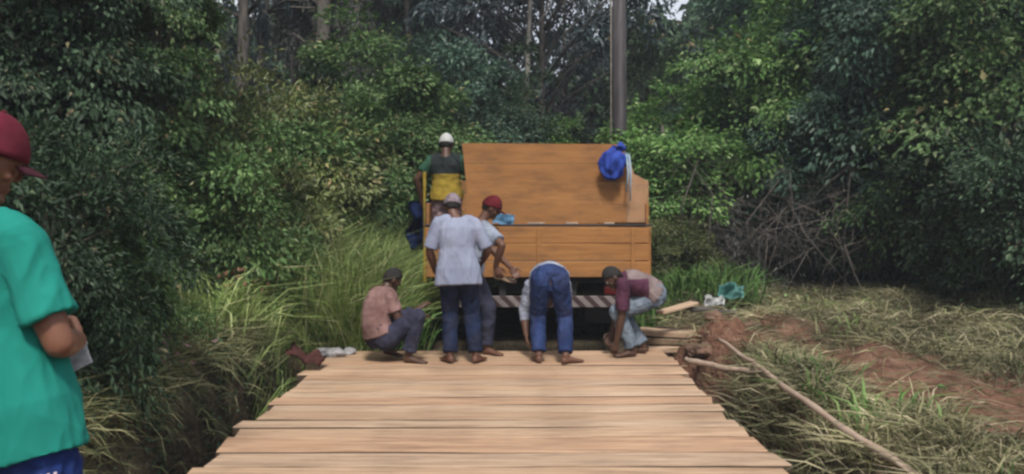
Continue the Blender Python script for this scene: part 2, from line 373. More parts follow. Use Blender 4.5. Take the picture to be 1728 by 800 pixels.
def solidify(bm, voxel, smooth=3, wr=0, wscale=7, seed=0, stretch=(1, 1, 1)):
    """fuse everything in bm into one closed skin"""
    bmesh.ops.recalc_face_normals(bm, faces=bm.faces)
    me = bpy.data.meshes.new('tmp'); bm.to_mesh(me); bm.free()
    o = bpy.data.objects.new('tmp', me); COL.objects.link(o)
    md = o.modifiers.new('r', 'REMESH'); md.mode = 'VOXEL'; md.voxel_size = voxel
    if smooth:
        s = o.modifiers.new('s', 'SMOOTH'); s.factor = .5; s.iterations = smooth
    dg = bpy.context.evaluated_depsgraph_get(); dg.update()
    res = bpy.data.meshes.new_from_object(o.evaluated_get(dg))
    bpy.data.objects.remove(o); bpy.data.meshes.remove(me)
    if wr:
        nrm = [v.normal.copy() for v in res.vertices]
        for v, n in zip(res.vertices, nrm):
            q = Vector((v.co.x * stretch[0], v.co.y * stretch[1], v.co.z * stretch[2])) * wscale + Vector((seed, seed * 2, 0))
            q2 = q + V2(noise.noise(q * .7), noise.noise(q * .7 + V2(5, 0, 0)), 0) * .6
            w_ = .6 * noise.noise(q) + .9 * (1 - abs(noise.noise(q2 * 1.5)) * 2.6) + .35 * (1 - abs(noise.noise(q2 * 3.6)) * 2.5)
            v.co += n * (w_ * wr)
    res.polygons.foreach_set('use_smooth', [True] * len(res.polygons))
    res.materials.clear()
    return res

# ------------------------------------------------------------------ people
def ik(a, b, l1, l2, pole):
    a, b = Vector(a), Vector(b); d = b - a; L = d.length
    if L > (l1 + l2) * .995:
        s = L / ((l1 + l2) * .995); l1 *= s; l2 *= s
    x = (l1 * l1 - l2 * l2 + L * L) / (2 * L); h = math.sqrt(max(l1 * l1 - x * x, 0))
    dn = d / L; pv = Vector(pole); pv = (pv - dn * pv.dot(dn)).normalized()
    return a + dn * x + pv * h

def hand(bm, wrist, d, nrm, side, curl=.6, k=1.0):
    """palm, four unequal bent fingers and a thumb; d = pointing direction, nrm = towards the palm side, side = towards the thumb"""
    d = Vector(d).normalized(); nrm = Vector(nrm); nrm = (nrm - d * nrm.dot(d)).normalized()
    s = d.cross(nrm); s = s if s.dot(Vector(side)) > 0 else -s
    w = Vector(wrist)
    loft(bm, [(w, s, nrm, .027 * k, .02 * k), (w + d * .03 * k, s, nrm, .037 * k, .017 * k), (w + d * .075 * k, s, nrm, .042 * k, .016 * k), (w + d * .095 * k, s, nrm, .040 * k, .012 * k)], 14)
    for i, (off, L) in enumerate(((.031, .068), (.0105, .078), (-.010, .072), (-.0305, .056))):
        p = w + d * .086 * k + s * off * k; dd = d + s * off * 2.0
        pts = [p - d * .015 * k]; ang = 0
        for j, f in enumerate((.45, .32, .23)):
            ang += curl * (.55, .75, .55)[j]
            q = (dd.normalized() * math.cos(ang) + nrm * math.sin(ang))
            pts.append(pts[-1] + q * (L * f * k + (.015 * k if j == 0 else 0)))
        limb(bm, pts, [.0095 * k, .0092 * k, .0085 * k, .007 * k], 8)
    t0 = w + d * .025 * k + s * .026 * k
    t1 = t0 + (d * .55 + s * .7 + nrm * .35).normalized() * .042 * k
    t2 = t1 + (d * .85 + s * .12 + nrm * (.35 + .3 * curl)).normalized() * .033 * k
    t3 = t2 + (d * .85 - s * .1 + nrm * (.3 + .4 * curl)).normalized() * .024 * k
    limb(bm, [t0, t1, t2, t3], [.015 * k, .0125 * k, .0108 * k, .008 * k], 8)

def head_frame(fwd, up):
    f = Vector(fwd).normalized(); u = Vector(up); u = (u - f * u.dot(f)).normalized(); x = f.cross(u).normalized()
    return Matrix((x, f, u)).transposed()         # columns: right, forward, up

def skull(bm, c, HM, k):
    vs = ball(bm, (0, 0, 0), 1, sub=4)
    for v in vs:
        x, y, z = v.co; X_, Y_, Z_ = x * .076, y * .096, z * .118
        if z < 0:
            t = -z; X_ *= 1 - .30 * t; Y_ = Y_ * (1 - .34 * t) + .020 * t
        if z > 0: Y_ -= .006 * z
        v.co = Vector(c) + HM @ (Vector((X_, Y_, Z_)) * k)
    def at(p): return Vector(c) + HM @ (Vector(p) * k)
    u, f = HM.col[2], HM.col[1]; x = HM.col[0]
    loft(bm, [(at((0, .088, .012)), x, f, .008 * k, .008 * k), (at((0, .104, -.018)), x, f, .011 * k, .010 * k), (at((0, .099, -.033)), x, f, .017 * k, .010 * k), (at((0, .09, -.038)), x, f, .013 * k, .006 * k)], 10)
    for s in (-1, 1):
        ball(bm, at((s * .077, -.006, -.008)), (.011 * k, .020 * k, .032 * k), HM)      # ear
        ball(bm, at((s * .030, .078, .020)), (.030 * k, .012 * k, .009 * k), HM)        # brow
        ball(bm, at((s * .044, .060, -.030)), (.022 * k, .018 * k, .018 * k), HM)       # cheek
    ball(bm, at((0, .083, -.060)), (.026 * k, .012 * k, .007 * k), HM)
    ball(bm, at((0, .081, -.072)), (.023 * k, .012 * k, .008 * k), HM)
    ball(bm, at((0, .076, -.098)), (.024 * k, .016 * k, .016 * k), HM)

def dome(bm, c, HM, k, zlow_front, zlow_back, inflate, seed=0, rough=0.0, lift=0.0):
    """a shell over the skull: hair or a cap crown"""
    vs = ball(bm, (0, 0, 0), 1, sub=4); bad = []
    for v in vs:
        x, y, z = v.co; t = (y + 1) / 2
        if z < zlow_back * (1 - t) + zlow_front * t: bad.append(v); continue
        X_, Y_, Z_ = x * (.076 + inflate), y * (.096 + inflate), z * (.118 + inflate + lift)
        if z < 0: Y_ = Y_ * (1 + .20 * z) - .012 * z * -1 * 0; X_ *= 1 + .18 * z
        p = Vector((X_, Y_, Z_)) * k
        if rough: p *= 1 + rough * noise.noise(Vector((x, y, z)) * 9 + Vector((seed, 0, 0)))
        v.co = Vector(c) + HM @ p
    bmesh.ops.delete(bm, geom=bad, context='VERTS')
    res = bmesh.ops.solidify(bm, geom=list(bm.faces), thickness=.006 * k)

def person(label, base, P0, C0, hx, sx, head, arms, legs, looks, k=1.0, voxel=.0075, group=None, bend=(0, 0, 0), seed=1, hem=-.03, wr=.005, feet_bare=True):
    """P0 pelvis, C0 point between the shoulders, hx / sx left-to-right hip and shoulder axes (towards the person's right)"""
    root = thing('person', base, label, 'person', group)
    off = Vector(base)
    P0 = Vector(P0) - off; C0 = Vector(C0) - off
    hx = Vector(hx).normalized(); sx = Vector(sx).normalized(); bend = Vector(bend)
    def spine(t):
        mid = P0.lerp(C0, .5) + bend; a = (1 - t) ** 2; b_ = 2 * t * (1 - t); c_ = t * t
        return P0 * a + mid * b_ + C0 * c_
    def spine_t(t):
        e = .01; return (spine(t + e) - spine(t - e)).normalized()
    prof = [(-.36, .10, .085), (-.28, .10, .085), (-.235, .10, .085), (-.20, .10, .085), (-.08, .155, .11), (.05, .168, .118), (.25, .15, .108), (.45, .143, .105), (.68, .163, .115), (.86, .172, .108), (.97, .14, .085), (1.05, .085, .065)]
    def torso(bm, tmin, inf, extra_hem=0, tmax=9, skirt=False):
        rings = []
        for t, rx, ry in prof:
            if t < tmin - .001 or t > tmax: continue
            if skirt and t < .05: rx, ry = .166, .117
            tg = spine_t(min(max(t, 0), 1)); c = spine(t) if 0 <= t <= 1 else (P0 + spine_t(0) * (t * (C0 - P0).length) if t < 0 else C0 + spine_t(1) * ((t - 1) * (C0 - P0).length))
            tt = min(max(t, 0), 1); ax = hx.lerp(sx, tt); ax = (ax - tg * ax.dot(tg)).normalized(); ay = tg.cross(ax)
            e = inf + (extra_hem * (1 - t / .6) if t < .6 else 0)
            rings.append((c, ax, ay, rx * k + e, ry * k + e))
        loft(bm, rings, 24)
        return rings
    SH = {s: C0 + sx * (s * .178 * k) - spine_t(1) * .025 * k for s in (1, -1)}
    HP = {s: P0 + hx * (s * .085 * k) - spine_t(0) * .03 * k for s in (1, -1)}
    hc, hf, hu = head; hc = Vector(hc) - off; HM = head_frame(hf, hu)
    A, Lg = {}, {}
    for s, a in arms.items():
        wr_ = Vector(a['wrist']) - off; el_ = ik(SH[s], wr_, .285 * k, .255 * k, a['pole']); A[s] = (SH[s], el_, wr_)
    for s, l in legs.items():
        an = Vector(l['ankle']) - off; kn = ik(HP[s], an, .41 * k, .41 * k, l['pole']); Lg[s] = (HP[s], kn, an)
    # ---- body: one skin
    bm = bmesh.new()
    torso(bm, -.2, 0)
    nb = C0 + spine_t(1) * .0; ne = hc + HM @ Vector((0, -.022 * k, -.07 * k))
    limb(bm, [nb, nb.lerp(ne, .5), ne], [.066 * k, .054 * k, .052 * k])
    skull(bm, hc, HM, k)
    for s in A:
        a = A[s]; ar = arms[s]
        limb(bm, [C0 + sx * (s * .10 * k), a[0]], [.06 * k, .056 * k])
        fm = a[1].lerp(a[2], .28)
        limb(bm, [a[0], a[0].lerp(a[1], .45), a[1], fm, a[2]], [.054 * k, .050 * k, .039 * k, .043 * k, .027 * k])
        hand(bm, a[2], ar.get('dir', a[2] - a[1]), ar['palm'], ar['thumb'], ar.get('curl', .6), k)
    for s in Lg:
        h, kn, an = Lg[s]; l = legs[s]
        cf = kn.lerp(an, .28); d = (an - kn).normalized()
        toe = Vector(l['toe']); toe.normalize()
        cf = cf - toe * .015 * k
        limb(bm, [h, h.lerp(kn, .45), kn, cf, kn.lerp(an, .7), an], [.088 * k, .078 * k, .055 * k, .058 * k, .043 * k, .037 * k])
        up = Vector(l.get('up', (0, 0, 1))); sd_ = toe.cross(up).normalized(); up = sd_.cross(toe)
        b0 = an - up * .045 * k - toe * .045 * k
        loft(bm, [(b0, sd_, up, .022 * k, .024 * k), (b0 + toe * .03 * k + up * .004, sd_, up, .033 * k, .034 * k), (b0 + toe * .09 * k + up * .006 * k, sd_, up, .035 * k, .036 * k), (b0 + toe * .15 * k - up * .006 * k, sd_, up, .042 * k, .024 * k), (b0 + toe * .20 * k - up * .013 * k, sd_, up, .043 * k, .016 * k), (b0 + toe * .245 * k - up * .017 * k, sd_, up, .030 * k, .011 * k)], 14)
    me = solidify(bm, voxel, 2); me.materials.append(looks['skin'])
    link('body', me, root)
    # ---- trousers
    bm = bmesh.new()
    torso(bm, -.2, .021, 0, .30 if not looks.get('shoes') else .06)
    tl = looks.get('leg_len', 1.0)
    for s in Lg:
        h, kn, an = Lg[s]; end = kn.lerp(an, tl * .96) if tl > 0 else h.lerp(kn, 1 + tl)
        if tl > 0: limb(bm, [h, h.lerp(kn, .5), kn], [.102 * k, .094 * k, .078 * k]); ca, cb, ra, rb = kn, end, .078 * k, .066 * k
        else: ca, cb, ra, rb = h, end, .104 * k, .098 * k
        d, u, v = frame_of(cb - ca)
        loft(bm, [(ca, u, v, ra, ra), (ca.lerp(cb, .4), u, v, ra * .97, ra * .97), (ca.lerp(cb, .85), u, v, rb, rb), (cb, u, v, rb * 1.04, rb * 1.04)], 18)
    me = solidify(bm, voxel, 2, wr * 1.2, 9, seed, (1, 1, .7)); me.materials.append(looks['trousers'])
    tro = link(looks.get('trouser_name', 'trousers'), me, root)
    # ---- shirt
    if looks.get('shirt'):
        bm = bmesh.new()
        torso(bm, hem, .022, looks.get('hem_flare', .012), 9, True)
        sl = looks.get('sleeve', .62)
        for s in A:
            a = A[s]
            limb(bm, [C0 + sx * (s * .10 * k), a[0]], [.068 * k, .068 * k])
            if sl <= 1: pts = [a[0], a[0].lerp(a[1], sl * .5), a[0].lerp(a[1], sl)]; rs = [.068 * k, .067 * k, .070 * k]
            else: pts = [a[0], a[1], a[1].lerp(a[2], sl - 1)]; rs = [.066 * k, .055 * k, .044 * k]
            for p, q, r1, r2 in zip(pts, pts[1:], rs, rs[1:]):
                d, u, v = frame_of(q - p); loft(bm, [(p, u, v, r1, r1), (p.lerp(q, .5), u, v, (r1 + r2) / 2, (r1 + r2) / 2), (q, u, v, r2, r2)], 18)
                ball(bm, p, r1)
        me = solidify(bm, voxel, 2, wr, looks.get('wscale', 8), seed + 3, looks.get('wstretch', (1, 1, .75)))
        me.materials.append(looks['shirt'])
        if looks.get('shirt_fn'):
            for mm in looks['shirt_mats']: me.materials.append(mm)
            for p in me.polygons: p.material_index = looks['shirt_fn'](p.center + off)
        link('shirt', me, root)
    # ---- head gear
    if looks.get('hair', True):
        bm = bmesh.new(); dome(bm, hc, HM, k, .45, -.55, .007, seed, .035)
        link('hair', bm_mesh(bm, 'hair', looks.get('hair_mat', M['hair']), True), root)
    if looks.get('cap'):
        bm = bmesh.new(); dome(bm, hc, HM, k, .14, -.12, .016, seed, .012, .006)
        cap = link('cap', bm_mesh(bm, 'cap', looks['cap'], True), root)
        vd = looks.get('visor_dir', 1)
        if vd:
            bm = bmesh.new(); rows = []
            for j in range(6):
                row = []
                for i in range(11):
                    a = (i - 5) / 5 * 1.05
                    r0 = .108; ext = .075 * math.cos(a * 1.25) * j / 5
                    x = math.sin(a) * .090; y = math.cos(a) * r0 * vd + vd * ext; z = .020 - .016 * (j / 5) ** 1.3 - .022 * (abs(math.sin(a))) ** 2
                    row.append(bm.verts.new(hc + HM @ (Vector((x, y, z)) * k)))
                rows.append(row)
            for a, b in zip(rows, rows[1:]):
                for i in range(10): bm.faces.new((a[i], a[i + 1], b[i + 1], b[i]))
            bmesh.ops.solidify(bm, geom=list(bm.faces), thickness=.004)
            link('visor', bm_mesh(bm, 'visor', looks.get('visor', looks['cap']), True), cap)
            bm = bmesh.new(); ball(bm, hc + HM @ Vector((0, -.004, .142 * k)), (.008, .008, .005), HM); link('button', bm_mesh(bm, 'button', looks['cap'], True), cap)
    for s in (-1, 1):
        bm = bmesh.new(); ball(bm, hc + HM @ (Vector((s * .031, .0795, .004)) * k), .0125 * k, None, 2)
        link('eye', bm_mesh(bm, 'eye', M['eye'], True), root)
    if looks.get('shoes'):
        for s in Lg:
            h, kn, an = Lg[s]; l = legs[s]; toe = Vector(l['toe']).normalized(); up = Vector(l.get('up', (0, 0, 1))); sd_ = toe.cross(up).normalized(); up = sd_.cross(toe)
            b0 = an - up * .047 * k - toe * .052 * k; bm = bmesh.new()
            loft(bm, [(b0, sd_, up, .028 * k, .030 * k), (b0 + toe * .04 * k, sd_, up, .041 * k, .044 * k), (b0 + toe * .10 * k, sd_, up, .042 * k, .042 * k), (b0 + toe * .17 * k - up * .008, sd_, up, .049 * k, .030 * k), (b0 + toe * .225 * k - up * .014, sd_, up, .046 * k, .020 * k), (b0 + toe * .27 * k - up * .017, sd_, up, .030 * k, .014 * k)], 16)
            me = solidify(bm, .008, 1); me.materials.append(looks['shoes']); link('shoe', me, root)
    return root, A, Lg, tro

V = Vector
# man in teal, foreground left
fy = 2.63
rt, A1, L1, tro1 = person('man in teal T-shirt and maroon cap at the left edge, holding white paper', (-1.46, 2.66, -.01),
    (-1.475, 2.63, .97), (-1.585, 2.66, 1.505), (.80, -.60, 0), (.83, -.55, -.06), ((-1.612, 2.71, 1.728), (.66, .70, -.36), (.1, 0, 1)),
    {1: dict(wrist=(-1.375, 2.80, 1.155), pole=(.45, -.7, -.5), palm=(-.8, -.2, .1), thumb=(0, 0, 1), dir=(-.45, .8, -.05), curl=1.1),
     -1: dict(wrist=(-1.63, 2.96, 1.12), pole=(-.7, 0, -.5), palm=(.3, -.5, .3), thumb=(0, 0, 1), dir=(.6, -.2, .0), curl=1.1)},
    {1: dict(ankle=(-1.36, 2.56, .075), pole=(.5, .7, 0), toe=(.75, .6, 0)), -1: dict(ankle=(-1.56, 2.74, .075), pole=(.5, .7, 0), toe=(.55, .75, 0))},
    dict(skin=M['skin_tan'], trousers=M['navy_track'], trouser_name='track_trousers', shirt=M['teal_shirt'], cap=M['maroon_cap'], visor=M['capbrim'], sleeve=.74, hem_flare=.014, shoes=M['sandal'], wscale=5, wstretch=(1.2, 1.2, .55)),
    k=1.07, voxel=.006, seed=5, hem=-.24, wr=.0085)
# white pink stripes down the side of the track trousers
h, kn, an = L1[1]
for j in range(3):
    bm = bmesh.new(); pts = []
    for t in np.linspace(.13, .98, 24):
        c = h.lerp(kn, t * 2) if t < .5 else kn.lerp(an, t * 2 - 1)
        r = .122 - .042 * min(t * 2, 1) if t < .5 else .080 - .012 * (t * 2 - 1)
        ang = math.radians(-52 + (j - 1) * 11 * (.1 / r) ** 1)
        pts.append(c + V((math.cos(ang), math.sin(ang), 0)) * r)
    tube(bm, pts, .0055, 6); link('stripe', bm_mesh(bm, 'stripe', M['stripe'], True), tro1)

# paper in his hand
def sheet(name, c, ax, ay, w_, h_, mat, wob=.01, th=.002, n=10, seed=0, label=None, cat=None, group=None):
    ax, ay = V(ax).normalized(), V(ay).normalized(); az_ = ax.cross(ay).normalized(); bm = bmesh.new(); g = []
    for j in range(n + 1):
        row = []
        for i in range(n + 1):
            u, v = i / n - .5, j / n - .5
            q = V((u * 3 + seed, v * 3, seed * .7))
            jit = 1 + .12 * noise.noise(q + V((9, 0, 0)))
            row.append(bm.verts.new(ax * (u * w_ * jit) + ay * (v * h_ * jit) + az_ * (wob * (noise.noise(q) * 1.6 + .8 * noise.noise(q * 2.3)))))
        g.append(row)
    for j in range(n):
        for i in range(n): bm.faces.new((g[j][i], g[j][i + 1], g[j + 1][i + 1], g[j + 1][i]))
    bmesh.ops.solidify(bm, geom=list(bm.faces), thickness=th)
    o = link(name, bm_mesh(bm, name, mat, True), None, c)
    return tag(o, label, cat, group)
sheet('paper_sheet', (-1.425, 2.84, 1.085), (.62, .5, .35), (-.30, -.1, 1), .13, .08, M['paper'], .012, .0015, 10, 2, 'white sheet of paper held in the hand of the man in teal', 'paper')

# man in the pale shirt, standing on the deck with his back to us
person('standing man seen from behind in a pale lilac shirt and dark navy jeans', (-.50, 8.7, 0),
    (-.535, 8.70, .90), (-.555, 8.76, 1.385), (1, .05, 0), (1, .03, -.02), ((-.60, 8.85, 1.535), (-.1, 1, -.45), (0, .25, 1)),
    {1: dict(wrist=(-.30, 8.98, .98), pole=(.6, -.6, -.6), palm=(-.5, 0, .2), thumb=(0, .2, 1), curl=.8),
     -1: dict(wrist=(-.77, 8.86, .88), pole=(-.6, -.7, -.3), palm=(.6, .2, 0), thumb=(0, .8, .5), curl=.7)},
    {1: dict(ankle=(-.36, 8.66, .085), pole=(0, 1, 0), toe=(.45, .9, 0)), -1: dict(ankle=(-.61, 8.66, .085), pole=(0, 1, 0), toe=(-.5, .85, 0))},
    dict(skin=M['skin_mid'], trousers=M['jean_dark'], trouser_name='jeans', shirt=M['lilac_shirt'], cap=M['grey_cap'], hair=True, visor_dir=1, sleeve=.9, hem_flare=.03, leg_len=.97, wscale=6, wstretch=(1, 1, .45)),
    k=1.0, seed=9, hem=-.28, wr=.007)

# man squatting at the left edge of the deck
person('squatting man in a faded pink shirt and dark trousers at the left', (-1.18, 8.82, 0),
    (-1.31, 8.74, .25), (-1.285, 8.86, .665), (.62, -.78, 0), (.55, -.83, 0), ((-1.21, 8.93, .80), (.85, .42, -.45), (.3, .1, 1)),
    {1: dict(wrist=(-.93, 8.80, .52), pole=(0, -.3, -1), palm=(0, .2, -1), thumb=(0, 1, 0), curl=.5),
     -1: dict(wrist=(-.98, 9.12, .42), pole=(-.2, .4, -1), palm=(0, -.2, -1), thumb=(0, -1, 0), curl=.5)},
    {1: dict(ankle=(-1.02, 8.68, .075), pole=(.7, -.1, 1), toe=(.95, -.25, 0)), -1: dict(ankle=(-1.26, 9.0, .10), pole=(.9, .5, .55), toe=(.8, .6, -.25))},
    dict(skin=M['skin_dark'], trousers=M['navy_trousers'], shirt=M['pink_shirt'], sleeve=.55, leg_len=.92, hem_flare=.01),
    k=.98, seed=14, hem=.05, bend=(-.10, -.07, .02), wr=.006)

# man in the red cap, half hidden
person('man in a dark red cap and grey blue shirt leaning right behind the pale shirt', (-.36, 9.28, -.005),
    (-.46, 9.26, .88), (-.345, 9.30, 1.33), (.45, -.9, 0), (.5, -.86, -.12), ((-.225, 9.32, 1.515), (.85, .1, -.42), (.4, 0, 1)),
    {1: dict(wrist=(-.175, 9.06, .92), pole=(.4, -.5, -.2), palm=(0, .6, .3), thumb=(.2, 0, 1), dir=(.35, 0, -.9), curl=.6),
     -1: dict(wrist=(-.02, 9.42, .88), pole=(-.2, .7, -.4), palm=(0, -.5, .4), thumb=(.2, 0, 1), dir=(.5, -.1, -.8), curl=.7)},
    {1: dict(ankle=(-.27, 9.17, .075), pole=(.8, -.2, 0), toe=(.8, -.5, 0)), -1: dict(ankle=(-.43, 9.31, .075), pole=(.8, .2, 0), toe=(.9, .2, 0))},
    dict(skin=M['skin_mid'], trousers=M['navy_trousers'], shirt=M['greyblue_shirt'], cap=M['red_cap'], sleeve=.75, leg_len=.96),
    k=1.0, seed=21, hem=-.09, wr=.006)

# man standing up in the truck bed
def jersey(c):
    if c.z < 1.90: return 1
    return 2 if abs(c.x + .79) > .175 else 0
person('man in a white cap and black and yellow jersey standing up in the truck bed', (-.79, 10.55, .775),
    (-.785, 10.55, 1.645), (-.79, 10.50, 2.09), (1, -.1, 0), (1, -.15, 0), ((-.79, 10.58, 2.262), (.15, 1, -.25), (0, .15, 1)),
    {1: dict(wrist=(-.44, 10.56, 1.60), pole=(1, -.5, .1), palm=(-.8, 0, -.2), thumb=(0, .8, -.2), curl=.7),
     -1: dict(wrist=(-1.10, 10.62, 1.62), pole=(-1, -.5, 0), palm=(.8, 0, -.2), thumb=(0, .8, -.2), curl=.7)},
    {1: dict(ankle=(-.69, 10.52, .85), pole=(0, 1, 0), toe=(.25, 1, 0)), -1: dict(ankle=(-.89, 10.52, .85), pole=(0, 1, 0), toe=(-.25, 1, 0))},
    dict(skin=M['skin_dark'], trousers=M['brown_shorts'], trouser_name='shorts', leg_len=.02, shirt=M['black_shirt'], shirt_fn=jersey, shirt_mats=[M['yellow_shirt'], M['green_sleeve']], cap=M['white_cap'], sleeve=.6),
    k=.98, seed=27, hem=-.08, wr=.006)

# man bent double with his back to us
person('man in bright blue jeans bent double, back turned, reaching under the truck', (.38, 8.68, 0),
    (.365, 8.70, .83), (.36, 9.12, .70), (1, .1, 0), (1, .05, 0), ((.35, 9.30, .56), (0, .35, -1), (0, 1, .3)),
    {1: dict(wrist=(.52, 9.24, .17), pole=(1, -.2, 0), palm=(-.8, 0, 0), thumb=(0, .9, 0), curl=.7),
     -1: dict(wrist=(.14, 9.02, .22), pole=(-.3, .7, .3), palm=(.8, 0, 0), thumb=(0, .9, 0), curl=.7)},
    {1: dict(ankle=(.515, 8.60, .085), pole=(.2, 1, 0), toe=(.85, .45, 0)), -1: dict(ankle=(.255, 8.66, .085), pole=(-.1, 1, 0), toe=(-.15, 1, 0))},
    dict(skin=M['skin_mid'], trousers=M['jean_blue'], trouser_name='jeans', shirt=M['white_shirt'], hair=True, sleeve=1.4, leg_len=.95),
    k=1.0, seed=33, hem=.05, bend=(0, .0, .14), wr=.007)

# man crouching on the right, torso level
def faded(c): return 1 if (c.z > .80 and c.x > 1.16) or c.x > 1.38 else 0
person('man in dark maroon shirt and washed grey jeans crouching at the right', (1.28, 9.12, 0),
    (1.455, 9.16, .615), (1.135, 9.06, .745), (.3, .95, 0), (.25, .95, 0), ((1.02, 9.02, .81), (-.75, -.1, -.65), (-.6, 0, 1)),
    {1: dict(wrist=(1.03, 9.22, .22), pole=(.3, .6, 0), palm=(0, -.5, 0), thumb=(-1, 0, .2), curl=.7),
     -1: dict(wrist=(1.045, 8.94, .16), pole=(.5, -.6, 0), palm=(0, .5, 0), thumb=(-1, 0, .2), curl=.7)},
    {1: dict(ankle=(1.36, 9.24, .08), pole=(-1, .2, .4), toe=(-.9, .25, 0)), -1: dict(ankle=(1.22, 9.03, .08), pole=(-1, -.15, .4), toe=(-.93, -.3, 0))},
    dict(skin=M['skin_dark'], trousers=M['jean_grey'], trouser_name='jeans', shirt=M['maroon_shirt'], shirt_fn=faded, shirt_mats=[M['greypink_shirt']], sleeve=.8, leg_len=.97),
    k=1.0, seed=41, hem=-.05, bend=(.02, 0, .09), wr=.007)

# ------------------------------------------------------------------ deck
seams = [4.38, 4.70, 5.02, 5.32, 5.63, 5.97, 6.26, 6.47, 6.72, 6.95, 7.19, 7.43, 7.67, 7.92, 8.14, 8.36, 8.58, 8.80, 9.06, 9.40]
desc = ['pale sawn deck plank nearest the camera, cut off by the lower edge', 'pinkish sawn deck plank, second from the near end of the deck',
        'broad tan deck plank, third from the near end of the deck', 'greyish tan deck plank with a split right end, fourth from the near end',
        'broad reddish deck plank, fifth from the near end of the deck', 'warm tan deck plank, sixth from the near end, below the long dark gap',
        'narrow pale deck plank, seventh from the near end, its left end sticking out', 'tan deck plank, eighth from the near end of the deck',
        'pale deck plank, ninth from the near end of the deck', 'pinkish deck plank, tenth from the near end of the deck',
        'pale deck plank, tenth from the far end of the deck by the truck', 'tan deck plank, ninth from the far end of the deck', 'pale deck plank, eighth from the far end of the deck',
        'reddish deck plank, seventh from the far end of the deck', 'tan deck plank, sixth from the far end of the deck', 'deck plank just before the heels of the man in blue jeans',
        'deck plank under the feet of the squatting man in pink', 'deck plank under the toes of the man in pale lilac', 'last deck plank at the far end, right before the truck']
kinds = ['plank_pale', 'plank_red', 'plank', 'plank_pale', 'plank_red', 'plank', 'plank_pale', 'plank', 'plank_pale', 'plank_red', 'plank_pale', 'plank', 'plank_pale', 'plank_red', 'plank', 'plank', 'plank_red', 'plank', 'plank']
def plank_mesh(L, W, T, seed):
    bm = bmesh.new(); nx_ = 26; rows = []
    q = lambda i, s: noise.noise(V((i * .35, seed * 3.1, s)))
    ring = []
    for i in range(nx_ + 1):
        x = (i / nx_ - .5) * L; e0 = q(i, 1) * .008; e1 = q(i, 7) * .008; zz = q(i * .4, 3) * .007
        if i in (0, nx_): e0 += R_.uniform(-.012, .006); e1 += R_.uniform(-.012, .006)
        dx0 = R_.uniform(-.025, .025) if i in (0, nx_) else 0; dx1 = R_.uniform(-.025, .025) if i in (0, nx_) else 0
        b = .005
        ring.append([bm.verts.new(p) for p in ((x + dx0, -W / 2 + e0, -T), (x + dx0, -W / 2 + e0, -b + zz), (x + dx0, -W / 2 + e0 + b, zz), (x + dx1, W / 2 + e1 - b, zz), (x + dx1, W / 2 + e1, -b + zz), (x + dx1, W / 2 + e1, -T))])
    for a, b in zip(ring, ring[1:]):
        for k_ in range(6): bm.faces.new((a[k_], a[(k_ + 1) % 6], b[(k_ + 1) % 6], b[k_]))
    bm.faces.new(ring[0][::-1]); bm.faces.new(ring[-1])
    return bm
for i, (a, b) in enumerate(zip(seams, seams[1:])):
    lx = -1.88 + R_.uniform(-.025, .03); rx = 1.61 + R_.uniform(-.03, .03)
    if i == 6: lx -= .06
    if i == 3: rx += .04
    if i == 14: lx -= .10
    gap = (.010, .03, .012, .055, .016, .050, .040, .012, .032, .014, .036, .014, .032, .012, .022, .012, .02, .012, .012)[i]
    bm = plank_mesh(rx - lx, (b - a) - gap, .05, i + 1)
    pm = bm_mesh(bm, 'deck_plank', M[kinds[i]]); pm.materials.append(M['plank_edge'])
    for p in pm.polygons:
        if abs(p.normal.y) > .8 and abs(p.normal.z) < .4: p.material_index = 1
    o = link('deck_plank', pm, None, ((lx + rx) / 2, (a + b) / 2, R_.uniform(-.006, .004)))
    o.rotation_euler = (R_.uniform(-.008, .02), R_.uniform(-.004, .004), R_.uniform(-.006, .006))
    tag(o, desc[i], 'plank', 'planks of the bridge deck')
for x, lab in ((-1.45, 'dark timber beam carrying the left side of the deck'), (-.14, 'dark timber beam under the middle of the deck'), (1.25, 'dark timber beam carrying the right side of the deck')):
    bm = bmesh.new(); tube(bm, [(x, 4.2, -.19), (x + .02, 6.8, -.20), (x, 9.5, -.19)], [.13, .125, .12], 12)
    tag(link('bridge_beam', bm_mesh(bm, 'bridge_beam', M['beam'], True)), lab, 'beam', 'beams under the deck')
# short stack of boards beyond the right end of the deck
stack_l = ['lowest board in the small stack right of the crouching man', 'middle board in the small stack right of the crouching man', 'top board in the small stack right of the crouching man']
for i in range(3):
    bm = plank_mesh(.62, .24, .055, 60 + i)
    o = link('loose_board', bm_mesh(bm, 'loose_board', M['plank_pale' if i != 1 else 'beam']), None, (1.74 - .03 * i, 9.55 + .05 * i, .03 + .075 * i)); o.rotation_euler = (0, .02, .15 - .2 * i)
    tag(o, stack_l[i], 'board', 'boards stacked past the deck')
for nm, a, b, r, lab in (('broken_board', P(1112, 528, 9.35), P(1172, 511, 9.6), .05, 'pale broken board leaning over the earth mound'),):
    bm = bmesh.new(); L = (b - a).length; box(bm, (0, 0, 0), (L, .13, .03), bevel=.004)
    o = link(nm, bm_mesh(bm, nm, M['plank_pale'])); d = (b - a).normalized(); o.rotation_euler = d.to_track_quat('X', 'Z').to_euler(); o.location = (a + b) / 2
    tag(o, lab, 'board')

